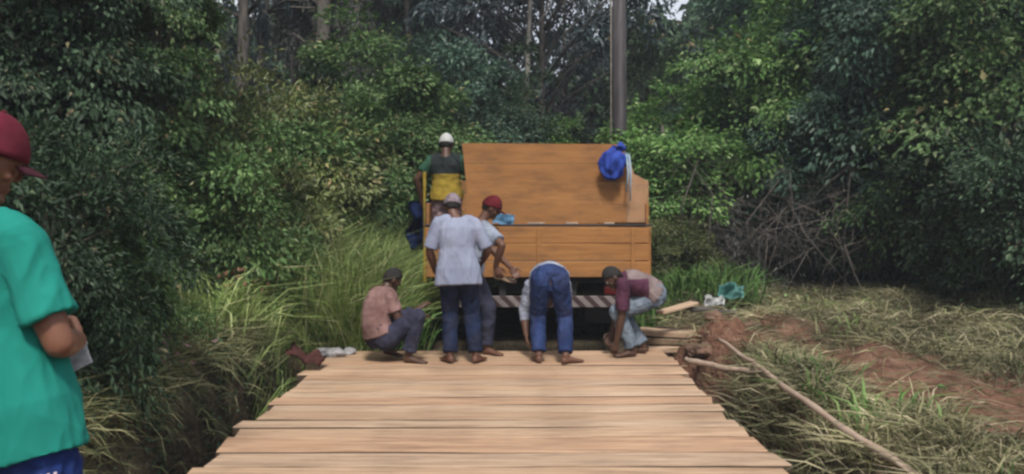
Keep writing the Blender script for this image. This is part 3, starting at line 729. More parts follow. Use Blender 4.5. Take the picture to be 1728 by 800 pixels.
# poles lying on the right bank
def pole_log(name, pts, rad, lab, cat, mat='log', seed=0):
    pts = [V(p) for p in pts]; bm = bmesh.new(); fine = []; rr = []
    n = 24
    for i in range(n + 1):
        t = i / n * (len(pts) - 1); j = min(int(t), len(pts) - 2); p = pts[j].lerp(pts[j + 1], t - j)
        p = p + V((noise.noise(V((i * .3, seed, 0))), 0, noise.noise(V((i * .3, 0, seed + 5))))) * .013
        fine.append(p); rr.append(rad * (1.1 - .3 * i / n) * (1 + .3 * noise.noise(V((i * .7, seed, 9)))))
    tube(bm, fine, rr, 10)
    return tag(link(name, bm_mesh(bm, name, M[mat], True)), lab, cat, 'poles lying on the right bank')
pole_log('pole', [P(1552, 806, 4.55), P(1375, 690, 5.75), P(1270, 612, 7.4), P(1212, 572, 8.55)], .023, 'long pale debarked pole lying along the right bank beside the deck', 'pole', seed=1)
pole_log('pole', [P(1158, 607, 8.0), P(1225, 622, 7.6), P(1300, 628, 7.3)], .026, 'short pale pole lying between the deck and the long pole', 'pole', seed=2)
pole_log('pole', [P(1500, 628, 8.6), P(1370, 556, 10.2), P(1270, 515, 11.8)], .022, 'thin grey pole lying on the edge of the cut grass beyond the dirt', 'pole', seed=3)
pole_log('pole', [P(1160, 520, 9.55), P(1240, 528, 9.8), P(1310, 548, 9.9)], .026, 'crooked brown pole on top of the earth mound', 'pole', 'twig', seed=4)

# clods, stones, rubbish
def rock(name, c, r, mat, lab, cat, group, seed):
    bm = bmesh.new(); vs = ball(bm, (0, 0, 0), 1, sub=3)
    for v in vs:
        v.co *= 1 + .35 * noise.noise(v.co * 1.3 + V((seed, 0, 0))) + .15 * noise.noise(v.co * 3.1 + V((0, seed, 0)))
        v.co = V((v.co.x * r[0], v.co.y * r[1], v.co.z * r[2]))
    return tag(link(name, bm_mesh(bm, name, M[mat], False), None, c), lab, cat, group)
def on(x, y, dz=0): return V((x, y, float(Hgt(x, y)) + dz))
for i, (px, py, r) in enumerate(((1150, 545, .11), (1190, 530, .09), (1140, 575, .10), (1205, 556, .08), (1235, 570, .07), (1172, 590, .09), (1262, 545, .07))):
    D = 8.7 + .12 * i if i != 2 else 8.6
    x = (px - CX) / F * D; rock('soil_clod', on(x, D, r * .25), (r * 1.2, r, r * .8), 'clod', 'lump of dug red soil on the mound right of the deck', 'clod', 'clods on the earth mound', i * 3.3)
stl = ['largest pale stone at the far left corner of the deck', 'small grey stone touching the far left plank ends', 'flat grey stone in the grass left of the far deck corner', 'small pale stone beside the dark rag']
for i, (px, D, r, dz) in enumerate(((565, 9.05, .085, .1), (588, 9.2, .06, .1), (545, 9.15, .07, .12), (533, 8.8, .06, .1))):
    x = (px - CX) / F * D; rock('stone', V((x, D, .0 + r * .3)), (r * 1.3, r, r * .7), 'stone', stl[i], 'stone', 'stones at the deck corner', 20 + i * 2.7)
sheet('rag', P(517, 606, 8.4) + V((0, 0, .03)), (1, .1, -.35), (.1, 1, .2), .34, .28, M['rag'], .06, .01, 10, 4, 'dark red rag crumpled over the left plank ends', 'rag')
sheet('plastic_sheet', P(1232, 494, 10.6), (1, .1, .1), (.1, .5, .8), .32, .18, M['teal'], .09, .004, 10, 6, 'crumpled teal plastic sheet on the right mound', 'plastic sheet')
sheet('plastic_bag', P(1206, 509, 10.3), (1, 0, -.1), (.1, .6, .7), .24, .12, M['whiteplastic'], .06, .006, 10, 8, 'small white plastic bag below the teal sheet', 'bag')
# ------------------------------------------------------------------ truck
TY = 10.2
def trk(px, py, D=TY): return P(px, py, D)
xl, xr = -1.0, 1.575
ztop, zseam, zbot = 2.245, 1.293, .705
gz = -.12
tr = thing('truck', (.29, TY, gz), 'truck with weathered orange plank bed parked tail on at the deck end', 'truck')
TO = V((.29, TY, gz))
def tpart(name, bm, mat, parent=None, smooth=False):
    for v in bm.verts: v.co -= TO
    return link(name, bm_mesh(bm, name, mat, smooth), parent or tr)
# lower tailgate: three boards
bm = bmesh.new(); z0 = zbot
for hgt in (.19, .20, .19):
    box(bm, ((xl + xr) / 2 + R_.uniform(-.006, .006), TY, z0 + hgt / 2), (xr - xl, .045, hgt - .008), bevel=.006); z0 += hgt
tg = tpart('tailgate', bm, M['dump2'])
for x in (-.75, .30, 1.38):
    bm = bmesh.new(); box(bm, (x, TY - .030, (zbot + zseam) / 2), (.045, .014, .55), bevel=.003); tpart('strap', bm, M['dump2'], tg)
bm = bmesh.new(); box(bm, ((xl + xr) / 2, TY + .02, zseam + .012), (xr - xl + .06, .09, .022), bevel=.004); tpart('top_rail', bm, M['black'])
# upper board standing on the rail, right end cut low
ub = bmesh.new()
x0, x1 = trk(779, 242).x, trk(1055, 242).x
def slab(bm, poly, y, th):
    f = [bm.verts.new((p[0], y, p[1])) for p in poly]; g = [bm.verts.new((p[0], y + th, p[1])) for p in poly]
    bm.faces.new(f); bm.faces.new(g[::-1])
    for i in range(len(poly)): bm.faces.new((f[i], g[i], g[(i + 1) % len(poly)], f[(i + 1) % len(poly)]))
zb = zseam + .045
hs_ = [zb, 1.55, 1.79, 2.02, ztop]
for i in range(4):
    a, b = hs_[i] + .002, hs_[i + 1] - .002
    sl_ = lambda z: x0 + .10 * (ztop - z) / (ztop - zb)
    slab(ub, [(sl_(a), a), (x1 + .02, a), (x1 + (.02 if i < 3 else 0), b), (sl_(b), b + (.012 if i == 3 else 0))], TY + .07 + R_.uniform(-.003, .003), .035)
upb = tpart('upper_board', ub, M['dump'])
bm = bmesh.new(); slab(bm, [(x1 + .024, zb), (xr, zb), (xr, 1.81), (x1 + .11, 1.90), (x1 + .06, 2.08), (x1 + .024, 2.12)], TY + .072, .03)
tpart('end_board', bm, M['dumppale'])
# sides, front and floor of the bed
bl = 3.9
for s, x in ((-1, xl), (1, xr)):
    bm = bmesh.new()
    for i, (a, b) in enumerate(((zbot, .99), (.995, 1.285), (1.29, 1.56))):
        box(bm, (x - s * .02, TY + bl / 2 + .03, (a + b) / 2), (.036, bl, b - a - .006), bevel=.005)
    sw = tpart('side_wall', bm, M['dump'])
    for y in (.15, 1.3, 2.5, 3.7):
        bm = bmesh.new(); box(bm, (x + s * .022, TY + y, (zbot + 1.28) / 2 - .02), (.03, .07, 1.28 - zbot + .05), bevel=.005); tpart('stake', bm, M['dump2'], sw)
bm = bmesh.new(); box(bm, ((xl + xr) / 2, TY + bl + .05, (zbot + 1.9) / 2), (xr - xl, .05, 1.9 - zbot), bevel=.006); tpart('headboard', bm, M['dump'])
bm = bmesh.new(); box(bm, ((xl + xr) / 2, TY + bl / 2 + .05, .745), (xr - xl - .09, bl - .03, .05)); tpart('bed_floor', bm, M['beam'])
bm = bmesh.new(); tube(bm, [(xl - .01, TY - .03, zbot - .05), (xl - .01, TY - .03, 1.92)], .022, 8); tpart('corner_post', bm, M['yellow_shirt'])
# chassis
bm = bmesh.new()
for x in (-.12, .70): box(bm, (x, TY + 2.75, .56), (.08, 5.3, .17), bevel=.006)
for y in (.3, 1.9, 3.6): box(bm, (.29, TY + y, .56), (.74, .09, .12))
tpart('chassis', bm, M['black'])
bm = bmesh.new()
for i in range(10): box(bm, ((xl + xr) / 2, TY + .25 + i * .4, .665), (xr - xl - .1, .07, .09))
tpart('cross_bearers', bm, M['black'])
# striped bumper
def bumper_mat():
    m, t, b, o = nodes('red_white_stripes')
    tc = t.nodes.new('ShaderNodeTexCoord'); sp = t.nodes.new('ShaderNodeSeparateXYZ'); t.links.new(tc.outputs['Object'], sp.inputs[0])
    ad = t.nodes.new('ShaderNodeMath'); ad.operation = 'ADD'; t.links.new(sp.outputs[0], ad.inputs[0]); t.links.new(sp.outputs[2], ad.inputs[1])
    mu = t.nodes.new('ShaderNodeMath'); mu.operation = 'MULTIPLY'; mu.inputs[1].default_value = 6.2; t.links.new(ad.outputs[0], mu.inputs[0])
    fr = t.nodes.new('ShaderNodeMath'); fr.operation = 'FRACT'; t.links.new(mu.outputs[0], fr.inputs[0])
    n = t.nodes.new('ShaderNodeTexNoise'); n.inputs['Scale'].default_value = 14; t.links.new(tc.outputs['Object'], n.inputs['Vector'])
    r = ramp(t, [(.48, (.045, .02, .02)), (.52, (.24, .20, .19))]); t.links.new(fr.outputs[0], r.inputs[0])
    mx = t.nodes.new('ShaderNodeMixRGB'); mx.blend_type = 'MULTIPLY'; mx.inputs[0].default_value = .6
    t.links.new(r.outputs[0], mx.inputs[1]); t.links.new(n.outputs['Fac'], mx.inputs[2]); t.links.new(mx.outputs[0], b.inputs['Base Color']); b.inputs['Roughness'].default_value = .7
    return m
bm = bmesh.new(); box(bm, (.32, TY + .02, .425), (1.86, .05, .13), bevel=.006); tpart('bumper', bm, bumper_mat())
for x in (-.5, 1.14):
    bm = bmesh.new(); box(bm, (x, TY + .02, .55), (.17, .05, .09), bevel=.008); lampo = tpart('tail_lamp', bm, M['lamp_red'])
    bm = bmesh.new(); box(bm, (x, TY + .18, .5), (.05, .3, .06)); tpart('bumper_bracket', bm, M['black'])
# axle and wheels
bm = bmesh.new(); tube(bm, [(-.75, TY + 1.15, .36), (1.33, TY + 1.15, .36)], .07, 10); ball(bm, (.29, TY + 1.15, .36), (.2, .2, .2)); tpart('axle', bm, M['black'], None, True)
def wheel(x, y, w_):
    R, r = .46, .27; bm = bmesh.new(); prof_ = [(r, -w_ / 2), (R * .92, -w_ / 2), (R, -w_ / 2 + .04), (R, w_ / 2 - .04), (R * .92, w_ / 2), (r, w_ / 2)]
    n = 36; rings = []
    for k_ in range(n):
        a = 2 * math.pi * k_ / n; q = 1 if k_ % 2 else .975
        rings.append([bm.verts.new((x + o_, y + math.cos(a) * rr * (q if rr > .44 else 1), .345 + math.sin(a) * rr * (q if rr > .44 else 1))) for rr, o_ in prof_])
    for k_ in range(n):
        A_, B_ = rings[k_], rings[(k_ + 1) % n]
        for j in range(6): bm.faces.new((A_[j], A_[(j + 1) % 6], B_[(j + 1) % 6], B_[j]))
    ty = tpart('wheel', bm, M['rubber'])
    bm = bmesh.new(); tube(bm, [(x - w_ * .3, y, .345), (x + w_ * .3, y, .345)], .268, 24); tube(bm, [(x - w_ * .5, y, .345), (x + w_ * .5, y, .345)], .09, 12)
    tpart('rim', bm, M['rim'], ty)
for x in (-.72, -.44, 1.02, 1.30): wheel(x, TY + 1.15, .24)
for x in (-.68, 1.26): wheel(x, TY + 4.9, .26)
for x in (-.58, 1.16):
    bm = bmesh.new(); box(bm, (x, TY + .62, .30), (.56, .012, .42)); tpart('mud_flap', bm, M['rubber'])
# cab
bm = bmesh.new(); box(bm, (.29, TY + 4.95, 1.25), (2.15, 1.6, 1.35), bevel=.10); cab = tpart('cab', bm, M['paint'])
bm = bmesh.new(); box(bm, (.29, TY + 4.143, 1.6), (1.2, .02, .4), bevel=.006); tpart('rear_window', bm, M['glass'], cab)
for s in (-1, 1):
    bm = bmesh.new(); box(bm, (.29 + s * 1.078, TY + 4.95, 1.55), (.016, .8, .45), bevel=.006); tpart('side_window', bm, M['glass'], cab)
bm = bmesh.new(); box(bm, (.29, TY + 5.757, 1.55), (1.8, .016, .5), bevel=.006); tpart('windscreen', bm, M['glass'], cab)
bm = bmesh.new(); box(bm, (.29, TY + 5.95, .78), (1.9, .75, .55), bevel=.08); tpart('bonnet', bm, M['paint'])

# things on the truck
bm = bmesh.new()
bc = trk(1031, 277, TY) ; bc.y = TY - .06
vs = ball(bm, (0, 0, 0), 1, sub=4)
for v in vs:
    x, y, z = v.co; t = (z + 1) / 2
    wv = .165 * (1 - .15 * t); v.co = V((x * wv + .03 * t, y * .10, z * .19))
    v.co += V((x, y, z * .3)) * .065 * noise.noise(V((x * 3.2, y * 3, z * 1.3 + 4))) + V((x, y, 0)) * .012 * noise.noise(V((x * 7, y * 7, z * 2)))
bag = tag(link('bag', bm_mesh(bm, 'bag', M['bluebag'], True), None, bc), 'bright blue cloth bag hanging over the upper board of the truck bed', 'bag')
bm = bmesh.new(); tube(bm, [(.03, -.02, .17), (.10, .02, .20), (.16, .05, .17)], [.05, .06, .03], 8); link('neck', bm_mesh(bm, 'neck', M['bluebag'], True), bag)
for j, (dx, L) in enumerate(((.17, .32), (.20, .42))):
    bm = bmesh.new(); tube(bm, [(.12, .03, .18), (dx, -.0, .10), (dx + .02, -.01, -.1), (dx + .015 * j, 0, -L)], [.010, .012, .011, .008], 6); link('drawstring', bm_mesh(bm, 'drawstring', M['cord'], True), bag)
sheet('tarpaulin', trk(704, 375) + V((-.01, .5, -.05)), (.35, 1, 0), (.05, .1, 1), .6, .6, M['bluetarp'], .06, .006, 12, 3, 'dark blue tarpaulin hanging down the left side of the truck', 'tarpaulin')
sheet('cloth', trk(850, 370) + V((0, -.02, .0)), (1, .1, -.08), (.2, .3, 1), .24, .13, M['lightblue'], .04, .008, 10, 5, 'light blue cloth lying on the tailgate rail by the red cap', 'cloth')
for i, (px, w_, lab) in enumerate(((905, .20, 'narrow pale wood scrap lying on the middle of the tailgate rail'), (965, .14, 'short pale wood scrap on the tailgate rail, right of the longer scrap'), (1028, .12, 'pinkish wood scrap at the right of the tailgate rail'))):
    bm = bmesh.new(); box(bm, (0, 0, 0), (w_, .04, .022), bevel=.004); o = link('wood_scrap', bm_mesh(bm, 'wood_scrap', M['log']), None, V((trk(px, 375).x, TY + .015, zseam + .036))); o.rotation_euler = (.0, 0, .1 * (i - 1))
    tag(o, lab, 'wood scrap', 'scraps on the tailgate rail')
sheet('board_offcut', P(852, 470, 9.5), (1, .1, -.3), (0, 1, .35), .26, .12, M['plank_pale'], .012, .02, 6, 9, 'pale board offcut held by the man in the red cap', 'offcut')

# ------------------------------------------------------------------ utility pole
up = thing('utility_pole', on(trk(1044, 300, 14.9).x, 14.9), 'weathered grey utility pole rising behind the truck', 'pole')
bm = bmesh.new(); tube(bm, [(0, 0, -.3), (.02, 0, 3), (-.02, 0, 9.5)], [.130, .120, .10], 14); link('post', bm_mesh(bm, 'post', M['pole'], True), up)
bm = bmesh.new(); tube(bm, [(-.15, -.04, .2), (-.135, -.06, 3), (-.135, -.05, 8.5)], .014, 6); link('earth_wire', bm_mesh(bm, 'earth_wire', M['rim'], True), up)
bm = bmesh.new(); box(bm, (0, -.12, 8.8), (1.9, .09, .11), bevel=.006); link('cross_arm', bm_mesh(bm, 'cross_arm', M['beam']), up)
for x in (-.8, 0.25, .8):
    bm = bmesh.new(); tube(bm, [(x, -.12, 8.85), (x, -.12, 8.93), (x, -.12, 8.98), (x, -.12, 9.03)], [.02, .045, .03, .04], 10); link('insulator', bm_mesh(bm, 'insulator', M['whiteplastic'], True), up)
for px, y0, y1, D, lab in ((422, 218, 275, 12.0, 'taller pale stake standing in front of the dark trunks on the left'), (396, 236, 275, 12.3, 'shorter pale stake left of the taller stake')):
    a, b = P(px, y1, D), P(px, y0, D); g = on(a.x, D); bm = bmesh.new(); tube(bm, [V((0, 0, -.1)), V((.01, 0, b.z - g.z))], [.034, .028], 8)
    tag(link('stake', bm_mesh(bm, 'stake', M['bark_pale'], True), None, g), lab, 'stake', 'pale stakes in the left growth')

# ------------------------------------------------------------------ foliage builders
def unit(a): return a / np.maximum(np.linalg.norm(a, axis=1, keepdims=True), 1e-6)

def leaves_arrays(pos, d, nrm, L, W, fold=.25, curl=.2):
    d = unit(d); nrm = unit(nrm - d * (nrm * d).sum(1, keepdims=True)); s = np.cross(d, nrm)
    L = L[:, None]; W = W[:, None]
    mid = pos + d * L * .45
    l = mid + s * W * .5 + nrm * W * fold; r = mid - s * W * .5 + nrm * W * fold
    tip = pos + d * L - nrm * L * curl
    v = np.stack([pos, r, tip, l], 1).reshape(-1, 3); n = len(pos); b = np.arange(n)[:, None] * 4
    f = (b + np.array([[0, 1, 2, 0, 2, 3]])).ravel()
    return v, f, np.full(n * 2, 3)

def blades_arrays(pos, d, lean, L, W):
    """grass blades: d start direction, lean horizontal drift of the tip"""
    n = len(pos); d = unit(d); s = unit(np.cross(d, unit(lean + rng.normal(0, .3, (n, 3)))) + 1e-3)
    L_ = L[:, None]; W_ = W[:, None]
    m = pos + d * L_ * .55 + lean * L_ * .22; t = pos + d * L_ * .85 + lean * L_ * .75 - np.array([[0, 0, 1]]) * L_ * .12
    v = np.stack([pos - s * W_ * .5, pos + s * W_ * .5, m + s * W_ * .42, m - s * W_ * .42, t], 1).reshape(-1, 3)
    b = np.arange(n)[:, None] * 5
    f = (b + np.array([[0, 1, 2, 3, 3, 2, 4]])).ravel()
    return v, f, np.tile([4, 3], n)

def crown_mesh(name, mat, R, c, ncl, npl, L, W, spray=.5, shell=.5, droop=.3, rag=.35, seed=0, gaps=0.0, flat=.35, upb=1.0, zmin=None):
    g = np.random.default_rng(seed)
    R = np.array(R); c = np.array(c)
    u = unit(g.normal(size=(ncl * 3, 3)))
    lump = np.array([noise.noise(V(x) * 1.9 + V((seed, 0, 0))) for x in u]) + .5 * np.array([noise.noise(V(x) * 4.3 + V((0, seed, 0))) for x in u])
    keep = lump > (-1 + gaps * 1.0); u = u[keep][:ncl]; lump = lump[keep][:ncl]; n = len(u)
    rad = (shell + (1 - shell) * g.random(n) ** .6) * (1 + rag * lump)
    ctr = c + u * R * rad[:, None]
    if zmin is not None:
        k = ctr[:, 2] > zmin; ctr = ctr[k]; u = u[k]; n = len(ctr)
    o = u / R * R.min(); o = unit(o)
    sr = spray * (.55 + .9 * g.random(n)); cs = .65 + .75 * g.random(n)
    an = unit(np.array([[0, 0, 1.]]) * upb + o * .7 + g.normal(0, .25, (n, 3)))       # normal of the spray
    cnt = g.integers(int(npl * .6), int(npl * 1.4), n)
    idx = np.repeat(np.arange(n), cnt); N = len(idx)
    q = g.normal(size=(N, 3)); A = an[idx]
    q = q - A * (q * A).sum(1, keepdims=True) * (1 - flat); q = unit(q) * (g.random((N, 1)) ** .6)
    pos = ctr[idx] + q * sr[idx][:, None]
    d = q * 1.0 + o[idx] * .55 + g.normal(0, .35, (N, 3)); d[:, 2] -= droop
    nr = A + g.normal(0, .45, (N, 3))
    LL = L * (.6 + .8 * g.random(N)) * cs[idx]; WW = W * (.7 + .6 * g.random(N)) * cs[idx]
    v, f, s = leaves_arrays(pos, d, nr, LL, WW)
    return np_mesh(name, v, f, s, mat), ctr

def trunk_mesh(name, mat, h, r, ctr, nl, seed, lean=.3, base=0.0):
    g = random.Random(seed); bm = bmesh.new(); pts = []; rr = []
    lx, ly = g.uniform(-lean, lean), g.uniform(-lean, lean)
    for i in range(9):
        t = i / 8; pts.append(V((lx * t * t + .12 * math.sin(3 * t + seed), ly * t * t + .1 * math.cos(2.5 * t + seed) - .1 * math.cos(seed), base - .3 + (h + .3) * t)))
        rr.append(r * (1.25 if i == 0 else 1) * (1 - .72 * t) + .01)
    tube(bm, pts, rr, 9)
    idx = list(range(len(ctr))); g.shuffle(idx)
    for j in idx[:nl]:
        e = V(ctr[j]); t = min(max((e.z * .72) / h, .22), .92); i = t * 8; a = pts[int(i)].lerp(pts[min(int(i) + 1, 8)], i - int(i)); r0 = (r * (1 - .72 * t)) * .5
        m = a.lerp(e, .5) + V((g.uniform(-.15, .15), g.uniform(-.15, .15), g.uniform(.0, .3)))
        tube(bm, [a, a.lerp(m, .5) + V((0, 0, .05)), m, e], [r0, r0 * .8, r0 * .55, r0 * .15 + .004], 6)
    return bm_mesh(bm, name, mat, True)

SP = {}
def species(key, leafmat, barkmat, h, R, cz, ncl, npl, L, W, tr_r, nl=14, variants=2, **kw):
    SP[key] = []
    for i in range(variants):
        sd_ = abs(hash_(key)) % 97 + i * 13 + 1
        cm, ctr = crown_mesh('crown', M[leafmat], R, (0, 0, cz), ncl, npl, L, W, seed=sd_, **kw)
        SP[key].append((trunk_mesh('trunk', M[barkmat], h, tr_r, ctr, nl, sd_), cm))
def hash_(s): return sum((i + 3) * ord(ch) for i, ch in enumerate(s))

#        key        leaves      bark        h    R                cz   ncl  npl  L    W    trunk
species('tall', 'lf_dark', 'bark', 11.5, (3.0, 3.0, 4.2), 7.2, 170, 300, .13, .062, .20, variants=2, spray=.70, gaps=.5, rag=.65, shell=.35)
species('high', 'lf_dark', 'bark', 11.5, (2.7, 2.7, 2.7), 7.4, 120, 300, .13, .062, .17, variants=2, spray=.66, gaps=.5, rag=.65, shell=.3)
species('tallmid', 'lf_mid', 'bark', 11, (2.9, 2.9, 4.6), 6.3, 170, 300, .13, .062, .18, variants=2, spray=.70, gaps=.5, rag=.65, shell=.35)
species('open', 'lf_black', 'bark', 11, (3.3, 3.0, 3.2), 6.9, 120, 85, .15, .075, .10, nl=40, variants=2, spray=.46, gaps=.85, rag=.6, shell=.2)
species('bushy', 'lf_bright', 'bark', 4.6, (1.55, 1.5, 2.2), 2.9, 100, 280, .105, .056, .07, variants=3, spray=.46, gaps=.5, rag=.65)
species('bluebush', 'lf_blue', 'bark', 5.2, (1.7, 1.6, 2.6), 3.0, 110, 280, .105, .046, .08, variants=2, spray=.48, gaps=.5, rag=.65)
species('darkbush', 'lf_dark', 'bark', 4.5, (1.6, 1.6, 2.3), 2.5, 105, 280, .10, .046, .08, variants=2, spray=.48, gaps=.5, rag=.65)
species('shrub', 'lf_mid', 'bark', 1.6, (1.05, 1.0, .95), 1.0, 75, 190, .066, .03, .03, variants=3, spray=.30, gaps=.4, rag=.65)
species('oliveshrub', 'lf_olive', 'bark', 1.7, (1.05, 1.0, 1.05), 1.0, 80, 190, .07, .026, .03, variants=2, spray=.30, gaps=.4, rag=.65)
species('vine', 'lf_dark', 'bark', 8.0, (.80, .85, 4.3), 3.9, 230, 220, .064, .034, .11, nl=24, variants=2, spray=.28, gaps=.4, rag=.75, droop=.7, shell=.45, zmin=.15)

def plant(key, name, px, D, sc, label, cat, group, var=0, rz=0, sz=None, x=None, dz=0, leaf=None):
    X_ = (px - CX) / F * D if x is None else x
    g = thing(name, on(X_, D, dz), label, cat, group, rz)
    tm, cm = SP[key][var % len(SP[key])]
    g.scale = (sc, sc, sz or sc)
    link('trunk' if 'tree' in name else 'stem', tm, g)
    cr = link('crown' if 'tree' in name else 'foliage', cm, g)
    if leaf:
        cr.material_slots[0].link = 'OBJECT'; cr.material_slots[0].material = M[leaf]
    return g

G1 = 'tall trees of the forest behind the truck'; G2 = 'bushy trees along the right edge of the clearing'; G3 = 'shrubs on the left bank'; G4 = 'vine covered trees on the left'; G5 = 'trees in the left forest'
# forest behind
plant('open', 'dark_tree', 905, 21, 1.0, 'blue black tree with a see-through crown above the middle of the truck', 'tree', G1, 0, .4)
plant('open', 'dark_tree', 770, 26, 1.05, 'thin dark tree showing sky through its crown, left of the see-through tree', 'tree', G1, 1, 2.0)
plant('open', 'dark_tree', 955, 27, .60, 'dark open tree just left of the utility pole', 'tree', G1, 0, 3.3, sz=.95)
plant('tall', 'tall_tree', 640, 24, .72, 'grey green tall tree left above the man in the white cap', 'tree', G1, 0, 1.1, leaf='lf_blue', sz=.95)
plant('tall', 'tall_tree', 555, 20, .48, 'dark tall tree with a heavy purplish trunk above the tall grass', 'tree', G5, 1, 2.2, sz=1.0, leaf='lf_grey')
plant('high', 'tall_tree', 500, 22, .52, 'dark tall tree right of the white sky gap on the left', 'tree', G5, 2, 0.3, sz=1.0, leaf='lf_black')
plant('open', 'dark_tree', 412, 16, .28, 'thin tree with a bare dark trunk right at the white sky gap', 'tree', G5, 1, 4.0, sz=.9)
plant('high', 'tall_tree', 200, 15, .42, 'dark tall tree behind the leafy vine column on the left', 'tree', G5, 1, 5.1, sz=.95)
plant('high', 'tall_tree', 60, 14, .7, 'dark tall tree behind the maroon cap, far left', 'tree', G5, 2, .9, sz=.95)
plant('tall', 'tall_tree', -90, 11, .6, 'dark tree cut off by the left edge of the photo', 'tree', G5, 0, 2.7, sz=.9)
plant('tallmid', 'tall_tree', 1310, 25, .62, 'green tall tree right of the utility pole, below the white sky', 'tree', G1, 0, .5, sz=.85, leaf='lf_blue')
plant('tallmid', 'tall_tree', 1370, 22, .8, 'broad green tall tree above the bright bushes right of the truck', 'tree', G2, 1, 1.9, sz=1.05, leaf='lf_blue')
plant('tall', 'tall_tree', 1420, 21, .85, 'dark tall tree in the middle of the right forest wall', 'tree', G2, 2, 3.9, sz=1.1, leaf='lf_blue')
plant('tallmid', 'tall_tree', 1570, 19, .8, 'tall tree with pale upright twigs at the upper right', 'tree', G2, 0, 4.8, sz=1.1)
plant('tallmid', 'tall_tree', 1720, 16, .75, 'tall olive green tree at the right edge of the photo', 'tree', G2, 1, .2, leaf='lf_olive', sz=1.0)
plant('tall', 'tall_tree', 1880, 15, .8, 'dark tree cut off by the right edge of the photo', 'tree', G2, 0, .2, sz=1.0)
# vines left
plant('vine', 'vine_covered_tree', 245, 9.2, .9, 'slender tree wrapped in leafy vines, the brighter of the two', 'tree', G4, 0, .3, leaf='lf_mid')
plant('vine', 'vine_covered_tree', 95, 8.0, 1.0, 'dark vine wrapped tree right beside the maroon cap', 'tree', G4, 1, 1.8, leaf='lf_dark')
plant('vine', 'vine_covered_tree', -40, 7.4, 1.0, 'vine wrapped tree behind the head of the man in teal', 'tree', G4, 0, 3.8, leaf='lf_dark')
plant('vine', 'vine_covered_tree', 175, 10.5, 1.0, 'dark vine wrapped tree standing between and behind the two nearer ones', 'tree', G4, 1, 4.4, leaf='lf_black')
# middle bushes
plant('bushy', 'bushy_tree', 610, 14.5, .95, 'bright green bushy tree above the tall grass on the left', 'tree', 'bushy trees behind the grass', 0, .7, leaf='lf_mid', sz=.78)
plant('bushy', 'bushy_tree', 690, 15.5, .85, 'green bushy tree just left of the white cap', 'tree', 'bushy trees behind the grass', 1, 2.7, leaf='lf_mid', sz=.7)
plant('darkbush', 'bushy_tree', 505, 13.5, .7, 'dark bushy tree behind the tall grass, left of the bright one', 'tree', 'bushy trees behind the grass', 0, 1.7, sz=.6)
plant('darkbush', 'bushy_tree', 770, 18, .95, 'blue green bushy tree right above the white cap', 'tree', 'bushy trees behind the truck', 1, 1.1, leaf='lf_blue')
plant('darkbush', 'bushy_tree', 1096, 19.5, .52, 'narrow dark bushy tree close right of the utility pole', 'tree', 'bushy trees behind the truck', 1, .6, sz=1.0)
plant('darkbush', 'bushy_tree', 860, 19, .9, 'dark bushy tree behind the upper board of the truck', 'tree', 'bushy trees behind the truck', 0, 3.0)
plant('bushy', 'bushy_tree', 960, 18, .58, 'low bright bush just above the upper board, left of the pole', 'bush', 'bushy trees behind the truck', 2, .2)
plant('bushy', 'bushy_tree', 1128, 15.2, .80, 'bright yellow green bush right beside the blue bag', 'tree', G2, 0, 4.2, sz=.60)
plant('bluebush', 'bushy_tree', 1205, 17, .74, 'dark blue green bushy tree right of the bright bush by the truck', 'tree', G2, 0, 1.4, sz=.62)
plant('bushy', 'bushy_tree', 1320, 15.5, .98, 'largest bright green bushy tree on the right, above the dead twigs', 'tree', G2, 1, .9)
plant('bluebush', 'bushy_tree', 1335, 18.5, 1.15, 'grey green bushy tree behind the largest bright one', 'tree', G2, 1, 3.9)
plant('bushy', 'bushy_tree', 1460, 16.5, 1.15, 'yellow green bushy tree with a raised light top on the right', 'tree', G2, 2, 5.0)
plant('bluebush', 'bushy_tree', 1540, 14.0, 1.0, 'blue grey bushy tree with a dark hollow beside it', 'tree', G2, 0, 5.6)
plant('darkbush', 'bushy_tree', 1620, 15.5, 1.35, 'dark bushy tree in the hollow at the right', 'tree', G2, 1, 2.1, leaf='lf_blue')
plant('bushy', 'bushy_tree', 1700, 12.6, 1.0, 'green bushy tree at the right edge above the cut grass', 'tree', G2, 0, 2.9, leaf='lf_mid')
plant('bluebush', 'bushy_tree', 1400, 14.6, .70, 'low blue green bush over the dead twigs on the right', 'bush', G2, 1, .4)
# low shrubs right
for i, (px, D, sc, key, lab) in enumerate(((1480, 14.2, .95, 'shrub', 'low dark shrub at the back of the cut grass, left of two more'), (1570, 13.2, 1.05, 'shrub', 'middle shrub of the dark row at the back of the cut grass'), (1680, 11.8, 1.15, 'shrub', 'rightmost shrub of the dark row at the back of the cut grass'),
        (1130, 13.8, .55, 'oliveshrub', 'small fresh green shrub right behind the crouching man in maroon'), (1780, 10.4, 1.1, 'shrub', 'shrub cut off by the right edge above the cut grass'), (1230, 15.6, .6, 'oliveshrub', 'small olive shrub at the foot of the dead twigs'))):
    plant(key, 'shrub', px, D, sc, lab, 'shrub', 'shrubs at the back of the cut grass', i, i * 1.3, leaf='lf_dark' if i in (0, 2, 4) else None)
